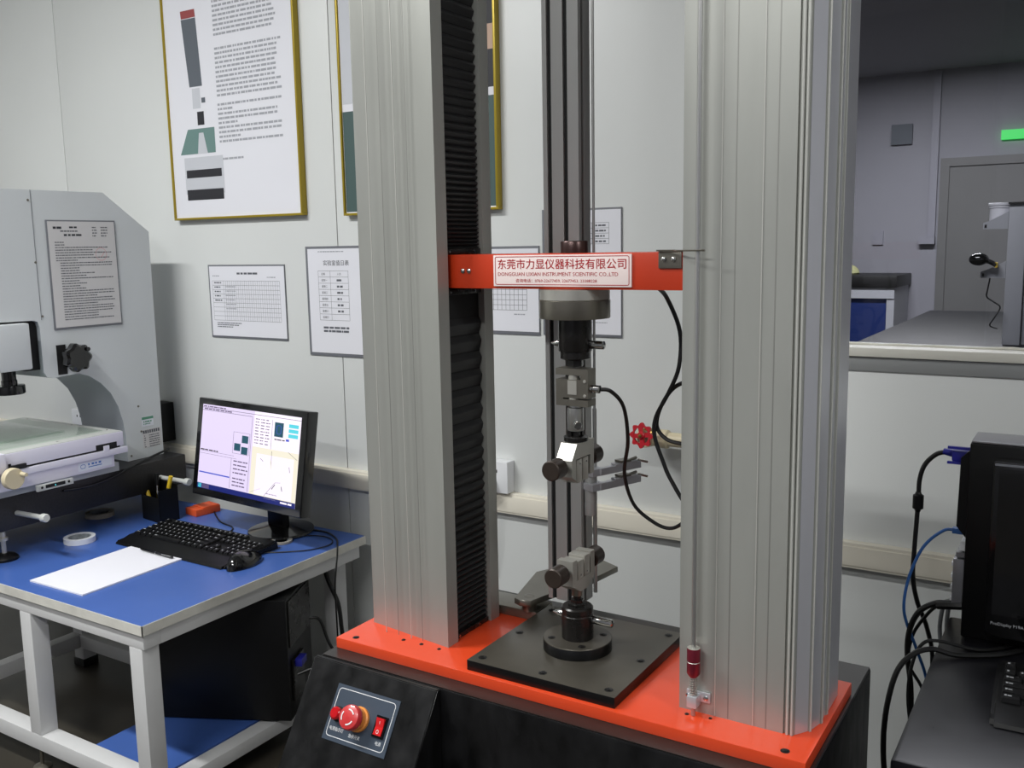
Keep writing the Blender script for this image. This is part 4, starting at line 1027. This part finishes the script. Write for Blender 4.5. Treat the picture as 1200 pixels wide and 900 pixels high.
ob = thing('orange_box', 'small orange box between pen holder and monitor', 'box', (-2.345, 1.90, TZ))
T = Matrix.Translation((-2.343, 1.915, TZ + 0.0005)) @ Matrix.Rotation(math.radians(-8), 4, 'Z')
obj('carton', B().box(-0.030, 0.030, -0.045, 0.040, 0, 0.021, bev=0.0015, T=T), 'boxorange', ob)
obj('carton_flap', B().box(-0.028, 0.028, -0.020, 0.038, 0.0212, 0.0232, bev=0.0005, T=T), 'boxorange', ob)

# pen holder with contents
ph = thing('pen_holder', 'black pen holder between granite base and monitor', 'pen holder', (-2.41, 1.80, TZ))
T = Matrix.Translation((-2.405, 1.805, TZ + 0.0005)) @ Matrix.Rotation(math.radians(-8), 4, 'Z')
b = B()
hx, hy, hh = 0.050, 0.032, 0.095
b.box(-hx, hx, -hy, -hy + 0.002, 0, hh * 0.80, T=T); b.box(-hx, hx, hy - 0.002, hy, 0, hh * 1.15, T=T)
b.box(-hx, -hx + 0.002, -hy, hy, 0, hh, T=T); b.box(hx - 0.002, hx, -hy, hy, 0, hh * 1.05, T=T); b.box(-hx, hx, -hy, hy, 0, 0.003, T=T)
obj('cup', b, 'blackplastic', ph)
for i, (lab, dx, dy, tilt, m, m2, h) in enumerate((('yellow knife sticking out of the pen holder', 0.010, 0.0, -0.25, 'yellow', 'steeldark', 0.135), ('black pen upright in the pen holder', -0.018, 0.004, 0.12, 'blackplastic', 'chrome', 0.130), ('short yellow stub low in the pen holder', -0.006, -0.016, 0.5, 'yellow', 'yellow', 0.092))):
    p = T @ Vector((dx, dy, 0.005)); d = Vector((math.sin(-tilt), 0.1, math.cos(tilt))).normalized()
    b = B(); b.cone(p, p + d * h * 0.72, 0.005, n=10, mi=1); b.cone(p + d * h * 0.72, p + d * h, 0.0065, n=10, mi=0)
    single('pen' if i else 'utility_knife', b, [m, m2], lab, 'pen' if i else 'knife')

# ================================================================== VISION MEASURING MACHINE
vm_ = thing('measuring_machine', 'pale grey bridge-type optical measuring machine on a black granite base', 'measuring machine', (-2.6, 1.6, TZ))
GX = -2.45
obj('granite_base', B().box(-3.00, GX, 1.25, 1.945, 0.827, 0.9195, bev=0.003), 'granite', vm_)
for x, y in ((-2.455, 1.345), (-2.50, 1.90), (-2.95, 1.345), (-2.95, 1.90)):
    b = B(); b.lathe([(0.034, 0), (0.034, 0.006), (0.026, 0.014), (0.012, 0.018)], (x, y, TZ + 0.0005), n=28, mi=0)
    b.lathe([(0.006, 0.018), (0.006, 0.052), (0.012, 0.0522), (0.012, 0.060), (0.007, 0.0605), (0.007, 0.0762)], (x, y, TZ + 0.0005), n=14, mi=1)
    obj('levelling_foot', b, ['blackplastic', 'steel'], vm_)
b = B(); b.lathe([(0.0065, 0), (0.0070, 0.002), (0.0070, 0.115), (0.0110, 0.119), (0.0112, 0.133), (0.0095, 0.136)], (GX + 0.0005, 1.386, 0.869), (1, 0, 0.03), n=20)
obj('lever_handle', b, 'stagegrey', vm_)
b = B(); b.lathe([(0.0065, 0), (0.0070, 0.002), (0.0070, 0.115), (0.0110, 0.119), (0.0112, 0.133), (0.0095, 0.136)], (GX + 0.0005, 1.845, 0.866), (1, 0, 0.0), n=20)
obj('lever_handle', b, 'stagegrey', vm_)
# C-shaped side body
arc = [(1.788, 0.944), (1.783, 1.031)]
arc = [(1.788, 0.9200), (1.786, 1.000), (1.781, 1.045), (1.768, 1.095), (1.746, 1.140), (1.715, 1.175), (1.680, 1.200), (1.647, 1.212)]
prof = [(1.918, 0.9200), (1.922, 1.620), (1.772, 1.733), (1.25, 1.733), (1.25, 1.380), (1.525, 1.375), (1.536, 1.370), (1.541, 1.355), (1.541, 1.228), (1.550, 1.213), (1.568, 1.208)] + arc[::-1]
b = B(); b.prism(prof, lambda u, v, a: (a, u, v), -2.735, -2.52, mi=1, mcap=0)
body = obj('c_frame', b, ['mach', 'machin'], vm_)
b = B()
b.box(-2.5199, -2.5188, 1.5475, 1.5485, 1.375, 1.733)
obj('cover_seam', b, 'sleeve', vm_)
for y, z in ((1.540, 1.705), (1.546, 1.535), (1.552, 1.385), (1.838, 1.085), (1.842, 1.005), (1.800, 0.935)):
    obj('screw', B().lathe([(0.0035, 0), (0.0030, 0.0015), (0.001, 0.002)], (-2.5199, y, z), (1, 0, 0), n=12), 'steeldark', vm_)
# carriage and lens
b = B(); b.box(-2.72, -2.50, 1.30, 1.500, 1.243, 1.371, bev=0.006); obj('lens_carriage', b, 'mach', vm_)
b = B(); b.box(-2.70, -2.535, 1.5005, 1.5405, 1.235, 1.3745); obj('carriage_slot', b, 'pit', vm_)
b = B(); b.lathe([(0.019, 0.075), (0.019, 0.040), (0.021, 0.039), (0.021, 0.026), (0.039, 0.025), (0.040, 0.022), (0.040, 0.002), (0.038, 0.0)], (-2.62, 1.497, 1.166), n=32)
obj('lens_tube', b, 'blackgloss', vm_)
b = B(); n = 48
R = []
for h, k_ in ((0, 0.8), (0.004, 1), (0.024, 1), (0.030, 0.82)):
    R.append([b.bm.verts.new((-2.518 + 0.012 + h, 1.628 + (0.039 + 0.0035 * math.cos(7 * 2 * PI * j / n)) * k_ * math.cos(2 * PI * j / n), 1.262 + (0.039 + 0.0035 * math.cos(7 * 2 * PI * j / n)) * k_ * math.sin(2 * PI * j / n))) for j in range(n)])
for i in range(3):
    for j in range(n): b._face([R[i][j], R[i][(j + 1) % n], R[i + 1][(j + 1) % n], R[i + 1][j]], 0)
b._face(R[-1], 0); b._face(list(reversed(R[0])), 0)
b.cone((-2.5195, 1.628, 1.262), (-2.507, 1.628, 1.262), 0.022, n=20)
b.cone((-2.488, 1.652, 1.285), (-2.470, 1.652, 1.285), 0.006, n=10)
fk = obj('focus_knob', b, 'blackgloss', vm_)
obj('knob_recess', B().box(-2.5198, -2.5180, 1.584, 1.612, 1.215, 1.300), 'pit', vm_)
# stage
b = B()
SX = -2.397
b.box(-2.89, SX, 1.22, 1.690, 1.004, 1.044, mi=0, bev=0.0015)
b.box(-2.88, SX - 0.004, 1.24, 1.680, 0.999, 1.004, mi=1)
b.box(-2.89, SX + 0.003, 1.22, 1.700, 0.981, 0.9985, mi=0, bev=0.001)
b.box(-2.87, SX - 0.006, 1.20, 1.660, 0.9450, 0.9808, mi=0, bev=0.002)
b.box(-2.84, SX - 0.045, 1.26, 1.70, 0.9198, 0.9448, mi=2)
st = obj('stage', b, ['stage', 'pit', 'stagegrey'], vm_)
obj('stage_top_frame', B().box(-2.888, SX - 0.002, 1.222, 1.688, 1.0442, 1.0458, bev=0.0005), 'stagegrey', vm_)
obj('stage_glass', B().box(-2.860, -2.440, 1.25, 1.655, 1.0460, 1.0490), 'plate', vm_)
for x, y in ((-2.845, 1.672), (-2.445, 1.672), (-2.62, 1.675), (-2.42, 1.50), (-2.42, 1.33)):
    obj('screw', B().cone((x, y, 1.0458), (x, y, 1.0470), 0.003, n=10), 'chrome', vm_)
b = B(); b.box(SX - 0.003, SX + 0.0006, 1.600, 1.667, 1.0040, 1.0180, mi=0); b.box(SX, SX + 0.004, 1.623, 1.640, 0.9985, 1.012, mi=1); b.box(SX - 0.002, SX + 0.002, 1.345, 1.352, 1.000, 1.017, mi=0)
obj('stage_latch', b, ['pit', 'stage'], vm_)
# sticker with blue print (its code square is left out)
b = B(); b.box(SX - 0.0059, SX - 0.0052, 1.545, 1.650, 0.9530, 0.9760)
FS = lambda u, v: (SX - 0.0049, 1.545 + u, 0.9530 + v)
rounded_frame(b, FS, 0.006, 0.022, 0.006, 0.018, 0.005, 0.0015, 1)
for k in range(4): scribble(b, FS, 0.030 + 0.011 * k, 0.038 + 0.011 * k, 0.0125, 0.0055, 1)
rect(b, FS, 0.030, 0.073, 0.0065, 0.009, 1)
obj('maker_sticker', b, ['sticker', 'stickblue'], vm_, smooth=False)
# digital scale under the stage
b = B(); b.box(SX - 0.004, SX + 0.006, 1.415, 1.520, 0.927, 0.9435, mi=0, bev=0.001); b.box(SX + 0.0061, SX + 0.0068, 1.438, 1.495, 0.932, 0.941, mi=1); b.quad((SX + .0070, 1.464, .934), (SX + .0070, 1.468, .934), (SX + .0070, 1.467, .938), (SX + .0070, 1.465, .938), 2)
for y in (1.428, 1.506): b.cone((SX + 0.006, y, 0.936), (SX + 0.0068, y, 0.936), 0.0035, n=10, mi=1)
obj('scale_reader', b, ['stagegrey', 'pit', 'scrcyan'], vm_)
# hand wheel at the stage front corner
b = B(); b.lathe([(0.010, -0.03), (0.010, 0), (0.026, 0.0005), (0.028, 0.003), (0.028, 0.016), (0.026, 0.019)], (SX + 0.025, 1.335, 0.985), (1, 0, 0), n=32)
b.cone((SX + 0.040, 1.335 + 0.018, 0.995), (SX + 0.066, 1.335 + 0.018, 0.995), 0.006, 0.005, n=14)
obj('stage_hand_wheel', b, 'cream', vm_)
b = B(); b.box(SX - 0.01, SX + 0.02, 1.30, 1.33, 0.998, 1.05, bev=0.003); obj('stage_end_block', b, 'stage', vm_)
b = B(); b.box(SX - 0.004, SX + 0.006, 1.345, 1.392, 0.9995, 1.012, bev=0.001); obj('black_stop', b, 'hole', vm_)
# stickers on the column foot
b = B(); b.box(-2.5199, -2.5192, 1.846, 1.888, 1.018, 1.048)
FS = lambda u, v: (-2.5189, 1.846 + u, 1.018 + v)
rect(b, FS, 0, 0.042, 0.022, 0.030, 1); scribble(b, FS, 0.005, 0.035, 0.013, 0.004, 1); scribble(b, FS, 0.005, 0.030, 0.006, 0.003, 1)
obj('status_sticker', b, ['sticker', 'stickgreen'], vm_, smooth=False)
b = B(); b.box(-2.5199, -2.5193, 1.846, 1.912, 0.950, 1.008)
FS = lambda u, v: (-2.5190, 1.846 + u, 0.950 + v)
for k in range(8): rect(b, FS, 0.001 + 0.0078 * k, 0.0068 + 0.0078 * k, 0.046, 0.056, 1)
for k in range(6): scribble(b, FS, 0.004, 0.010, 0.037 - 0.007 * k, 0.0028, 1); scribble(b, FS, 0.022, 0.060, 0.037 - 0.007 * k, 0.0028, 1)
obj('rating_label', b, ['paper2', 'ink'], vm_, smooth=False)
# document on the side of the machine
ds = thing('document_sleeve', 'grey operating-instruction sheet in a sleeve on the measuring machine side', 'document sleeve', (-2.5195, 1.70, 1.343))
b = B(); b.box(-2.5195, -2.5165, 1.583, 1.803, 1.343, 1.652, bev=0.0008); obj('backing', b, 'sleeve', ds)
b = B(); b.box(-2.5164, -2.5158, 1.588, 1.799, 1.349, 1.648)
FS = lambda u, v: (-2.5155, 1.585 + u, 1.345 + v)
scribble(b, FS, 0.018, 0.050, 0.282, 0.0065, 2); scribble(b, FS, 0.068, 0.092, 0.284, 0.005, 2); scribble(b, FS, 0.04, 0.095, 0.274, 0.0035, 1); scribble(b, FS, 0.050, 0.105, 0.262, 0.0055, 2)
for k in range(4): scribble(b, FS, 0.140, 0.155, 0.285 - 0.008 * k, 0.003, 1); scribble(b, FS, 0.168, 0.190, 0.285 - 0.008 * k, 0.003, 1)
for k in range(31):
    i0 = 0.020 + 0.012 * (k > 7); e = 0.06 + random.choice((0.03, 0.05, 0.08, 0.13, 0.14))
    scribble(b, FS, i0, min(e, 0.198) if k > 1 else 0.05, 0.243 - 0.0073 * k, 0.0027, 1)
rounded_frame(b, FS, 0.145, 0.182, 0.190, 0.228, 0.0185, 0.0018, 3)
seg_ = [(0.155, 0.205), (0.162, 0.200), (0.174, 0.216)]
for (a, c) in zip(seg_[:-1], seg_[1:]): b.quad(FS(*a), FS(a[0] + 0.002, a[1] - 0.001), FS(c[0] + 0.002, c[1] - 0.001), FS(*c), 3)
obj('printed_sheet', b, ['paper2', 'ink', 'inkdark', 'inkred'], ds, smooth=False)
# loose glass plate on the stage
T = Matrix.Translation((-2.66, 1.46, 1.0492)) @ Matrix.Rotation(math.radians(0), 4, 'Z')
single('glass_plate', B().box(-0.17, 0.145, -0.17, 0.125, 0, 0.006, bev=0.0008, T=T), 'plate', 'loose thick glass plate lying on the measuring stage', 'glass plate')
cable('black cable curving from the granite base top down past the stage', [(-2.50, 1.925, 0.936), (-2.495, 1.86, 0.926), (-2.47, 1.80, 0.924), (-2.444, 1.74, 0.922), (-2.440, 1.68, 0.905), (-2.442, 1.60, 0.895), (-2.444, 1.52, 0.90)], 0.0035)
single('black_box', B().box(-2.70, -2.622, 1.985, 2.0495, 0.93, 1.06, bev=0.004), 'blackplastic', 'black box on the wall behind the measuring machine column', 'adapter')  # plain dark box set against the wall

# ================================================================== RIGHT DESK
DZ = 0.87
dk_ = thing('desk', 'black laminate desk with the dark computer on it', 'desk', (0.2, 1.55, FZ))
b = B(); b.box(-0.205, 1.30, 1.262, 1.83, DZ - 0.026, DZ, bev=0.008); obj('desktop', b, 'desk', dk_)
for x in (-0.12, 1.25):
    obj('side_panel', B().box(x, x + 0.025, 1.32, 1.80, FZ + 0.0005, DZ - 0.0262), 'desk', dk_)
obj('back_panel', B().box(-0.0949, 1.2499, 1.77, 1.79, 0.45, DZ - 0.0262), 'desk', dk_)
tw = thing('computer_tower', 'black computer tower with silver top and rear connectors on the desk', 'computer tower', (0.0, 1.82, DZ))
b = B(); b.box(-0.176, 0.22, 1.735, 1.825, DZ + 0.001, 1.215, bev=0.004)
obj('case', b, 'blackplastic', tw)
b = B(); b.box(-0.174, 0.218, 1.737, 1.823, 1.2152, 1.2185, bev=0.001); obj('top_cover', b, 'silver', tw, label='silver top cover')
b = B(); b.prism([(1.20, -0.176), (1.185, -0.190), (1.065, -0.192), (1.045, -0.176)], lambda u, v, a: (v, a, u), 1.745, 1.80); obj('rear_bulge', b, 'blackplastic', tw)
b = B(); b.box(-0.194, -0.1765, 1.745, 1.81, 0.918, 1.006, bev=0.001)
for k in range(4): b.box(-0.197, -0.194, 1.750, 1.775, 0.928 + 0.021 * k, 0.934 + 0.021 * k, mi=1)
b.box(-0.190, -0.1765, 1.745, 1.80, 1.010, 1.018); b.box(-0.185, -0.1765, 1.745, 1.80, 1.022, 1.034, mi=1)
obj('slot_brackets', b, ['silver', 'white'], tw)
def vplug(parent):
    b = B(); b.box(-0.206, -0.1765, 1.755, 1.795, 1.1755, 1.1955, bev=0.003)
    b.box(-0.212, -0.1765, 1.748, 1.754, 1.1725, 1.1765); b.box(-0.212, -0.1765, 1.748, 1.754, 1.1990, 1.2030); b.cone((-0.222, 1.775, 1.188), (-0.206, 1.775, 1.186), 0.0055, 0.007, n=12)
    return obj('vga_plug', b, 'vga', parent)
vg = thing('video_cable', 'black video cable with a blue plug arching from the desk computer', 'cable', (-0.23, 1.78, 1.1))
vplug(vg)
b = B(); b.tube([(-0.214, 1.775, 1.1875), (-0.232, 1.775, 1.182), (-0.250, 1.775, 1.162), (-0.258, 1.775, 1.135), (-0.259, 1.775, 1.10), (-0.260, 1.775, 1.06), (-0.262, 1.775, 1.00), (-0.262, 1.775, 0.95), (-0.255, 1.79, 0.90), (-0.240, 1.82, 0.84), (-0.232, 1.85, 0.76), (-0.24, 1.87, 0.60)], 0.0042)
obj('cord', b, 'cable', vg)
b = B(); b.lathe([(0.0045, -0.004), (0.006, 0), (0.0092, 0.002), (0.0092, 0.026), (0.006, 0.028), (0.0045, 0.032)], (-0.2592, 1.775, 1.078), (0, 0, 1), n=18); obj('ferrite_core', b, 'blackplastic', vg)
nc = thing('network_cable', 'blue network cable curving down from the desk computer', 'cable', (-0.25, 1.78, 0.9))
b = B(); b.box(-0.200, -0.1765, 1.76, 1.772, 1.046, 1.056, bev=0.001); obj('plug', b, 'cableblue', nc)
b = B(); b.tube([(-0.198, 1.766, 1.051), (-0.212, 1.766, 1.049), (-0.235, 1.766, 1.028), (-0.252, 1.766, 1.000), (-0.268, 1.766, 0.95), (-0.274, 1.766, 0.90), (-0.270, 1.78, 0.86), (-0.255, 1.81, 0.80), (-0.238, 1.84, 0.72), (-0.24, 1.86, 0.60)], 0.0028); obj('cord', b, 'cableblue', nc)
def dcable(label, pts, r, m='cable'): cable(label, pts, r, m, group='cords hanging beside the black desk')
dcable('thick black power cord arching highest left of the desk computer', [(-0.176, 1.76, 0.918), (-0.20, 1.76, 0.918), (-0.222, 1.765, 0.912), (-0.248, 1.77, 0.890), (-0.264, 1.78, 0.85), (-0.268, 1.79, 0.80), (-0.262, 1.81, 0.72), (-0.26, 1.82, 0.62)], 0.0052)
dcable('ribbed black connector lead bunched at the tower foot', [(-0.176, 1.750, 0.922), (-0.19, 1.750, 0.920), (-0.205, 1.752, 0.917), (-0.216, 1.755, 0.914)], 0.0085)
dcable('black cord crossing down behind the desk corner', [(-0.215, 1.76, 0.912), (-0.235, 1.78, 0.885), (-0.262, 1.80, 0.83), (-0.27, 1.83, 0.76), (-0.245, 1.85, 0.70), (-0.23, 1.86, 0.6)], 0.0032)
dcable('double black cord sweeping over the desk edge in a wide loop', [(-0.07, 1.726, 0.8755), (-0.11, 1.675, 0.8755), (-0.17, 1.64, 0.8755), (-0.205, 1.625, 0.884), (-0.232, 1.60, 0.878), (-0.252, 1.58, 0.85), (-0.262, 1.56, 0.79), (-0.262, 1.55, 0.72), (-0.25, 1.54, 0.64), (-0.235, 1.54, 0.56)], 0.0045)
dcable('slim black cord inside the wide cable loop', [(-0.09, 1.728, 0.8752), (-0.14, 1.680, 0.8752), (-0.200, 1.66, 0.886), (-0.225, 1.65, 0.878), (-0.238, 1.64, 0.84), (-0.240, 1.63, 0.79), (-0.232, 1.62, 0.72), (-0.24, 1.60, 0.66), (-0.24, 1.58, 0.56)], 0.0030)
dcable('pale grey cord hanging closest to the desk corner', [(-0.190, 1.80, 0.905), (-0.206, 1.84, 0.893), (-0.212, 1.86, 0.84), (-0.208, 1.865, 0.78), (-0.205, 1.86, 0.66)], 0.0040, 'cablegrey')
dcable('second grey cord looping outside the pale one', [(-0.195, 1.80, 0.908), (-0.216, 1.85, 0.885), (-0.225, 1.87, 0.83), (-0.219, 1.87, 0.77), (-0.212, 1.865, 0.66)], 0.0040, 'cablegrey')
# monitor in front of the tower
m2 = thing('monitor', 'dark switched-off monitor in front of the silver-topped tower', 'monitor', (0.1, 1.70, DZ))
b = B(); b.box(-0.136, 0.30, 1.690, 1.722, 0.898, 1.196, bev=0.004); obj('housing', b, 'blackgloss', m2)
b = B(); b.box(-0.133, 0.297, 1.6885, 1.6898, 1.190, 1.1935); obj('lit_edge_strip', b, 'sleeve', m2)  # grey strip painted in for the light along the monitor's top edge
b = B(); b.box(-0.126, 0.290, 1.6890, 1.6899, 0.938, 1.186)
merge_text(b, 'ProDisplay P19A', 0.0072, lambda u, v: (-0.127 + u, 1.6886, 0.9205 + v), 1)
obj('screen', b, ['blackgloss', 'legend'], m2, smooth=False)
b = B(); b.box(0.04, 0.12, 1.7225, 1.733, 0.88, 1.05); b.box(-0.02, 0.18, 1.64, 1.733, DZ + 0.0005, 0.882, bev=0.003); obj('stand', b, 'blackplastic', m2)
keyboard('black keyboard on the black desk, only its corner in view', (-0.103, 1.482, DZ + 0.0006), math.radians(2), None)

# ================================================================== ROOM BEYOND THE WINDOW
fb = thing('lab_bench', 'dark-topped lab bench just beyond the window', 'lab bench', (0.2, 5.4, FZ))
obj('benchtop', B().box(-0.93, 1.4, 4.30, 6.5, 1.06, 1.10, bev=0.004), 'labblack', fb)
obj('cabinet', B().box(-0.88, 1.35, 4.36, 6.45, FZ + 0.0005, 1.0598), 'labgrey', fb)
fc = thing('lab_cabinet', 'tall blue cabinet with a black top across the far room', 'cabinet', (-2.2, 8.6, FZ))
obj('body', B().box(-2.9, -1.532, 8.35, 8.97, FZ + 0.0005, 1.13), 'labblue', fc)
obj('top', B().box(-2.95, -1.45, 8.30, 8.99, 1.15, 1.25, bev=0.01), 'hole', fc)
b = B(); b.box(-2.92, -1.47, 8.32, 8.98, 1.06, 1.149); b.box(-1.53, -1.47, 8.33, 8.98, FZ + 0.0005, 1.06); obj('frame', b, 'labgrey', fc)
# heap of cloth on the cabinet
b = B()
for k in range(9): b.ball((-2.75 + 0.10 * k, 8.65 + 0.03 * (k % 2), 1.262 + 0.0), 0.06 + 0.02 * (k % 3), 1.3, 1, 0.8)
for v in b.bm.verts: v.co.z = max(v.co.z, 1.2505)
single('cloth_heap', b, 'clothyel', 'pale yellowish packet lying on the far black-topped cabinet', 'packet')
# instrument on bench
dv = thing('lab_instrument', 'light grey column instrument on the bench beyond the window', 'instrument', (-0.28, 4.5, 1.1005))
b = B(); b.box(-0.357, -0.290, 4.50, 4.60, 1.1005, 1.688, bev=0.003); b.box(-0.286, -0.10, 4.52, 4.60, 1.1005, 1.688, bev=0.003); obj('column', b, 'labgrey', dv)
obj('cap', B().box(-0.360, -0.09, 4.49, 4.61, 1.6885, 1.697), 'hole', dv)
for z in (1.588, 1.383):
    b = B(); b.prism([(-0.3575, z + 0.072), (-0.3575, z), (-0.452, z), (-0.452, z + 0.026), (-0.425, z + 0.036)], lambda u, v, a: (u, a, v), 4.50, 4.54)
    b.box(-0.446, -0.438, 4.4985, 4.500, z + 0.006, z + 0.019, mi=1)
    obj('bracket', b, ['labgrey', 'hole'], dv)
b = B(); b.box(-0.44, -0.3575, 4.5405, 4.64, 1.612, 1.618); obj('jar_rest', b, 'labgrey', dv)
b = B(); b.lathe([(0.044, 0), (0.044, 0.058), (0.047, 0.059), (0.047, 0.066), (0.044, 0.067), (0.050, 0.069), (0.050, 0.078), (0.047, 0.080)], (-0.395, 4.595, 1.6185), n=32)
jar = single('white_jar', b, 'labwhite', 'white lidded jar on the upper bracket of the far instrument', 'jar')
lp = thing('swivel_lamp', 'black round swivel lamp on the lower bracket of the far instrument', 'lamp', (-0.42, 4.48, 1.42))
b = B(); b.ball((-0.458, 4.47, 1.462), 0.033, 1.2, 1, 0.8, n=20); obj('lamp_head', b, 'blackgloss', lp)
b = B(); b.tube([(-0.435, 4.47, 1.458), (-0.412, 4.47, 1.450), (-0.392, 4.47, 1.438)], 0.010, n=10); obj('lamp_arm', b, 'blackplastic', lp)
obj('yellow_tag', B().box(-0.396, -0.386, 4.463, 4.4975, 1.428, 1.450), 'yellow', lp)
cable('thin dark wire looping down from the far swivel lamp', [(-0.412, 4.47, 1.383), (-0.418, 4.47, 1.34), (-0.420, 4.47, 1.305), (-0.395, 4.47, 1.285), (-0.368, 4.47, 1.262), (-0.385, 4.46, 1.22), (-0.402, 4.46, 1.185), (-0.372, 4.46, 1.172)], 0.003)
single('conduit', B().box(-1.335, -1.275, FY - 0.04, FY - 0.0005, 1.56, 2.95), 'labtrim', 'pale vertical conduit on the far wall beside the door', 'conduit')
single('junction_box', B().box(-1.40, -1.27, FY - 0.07, FY - 0.0005, 1.50, 1.558), 'labtrim', 'small junction box closing the bottom of the far conduit', 'junction box')
single('wall_box', B().box(-1.66, -1.49, FY - 0.04, FY - 0.0005, 2.36, 2.53), 'picgrey', 'bluish square box high on the far wall', 'wall box')
single('power_outlet', B().box(-1.79, -1.70, FY - 0.02, FY - 0.0005, 1.50, 1.62), 'labtrim', 'small outlet on the far wall above the blue cabinet', 'outlet')
single('exit_sign', B().box(-0.80, -0.44, FY - 0.05, FY - 0.0005, 2.345, 2.42), 'exit', 'glowing green exit sign above the far door', 'sign')
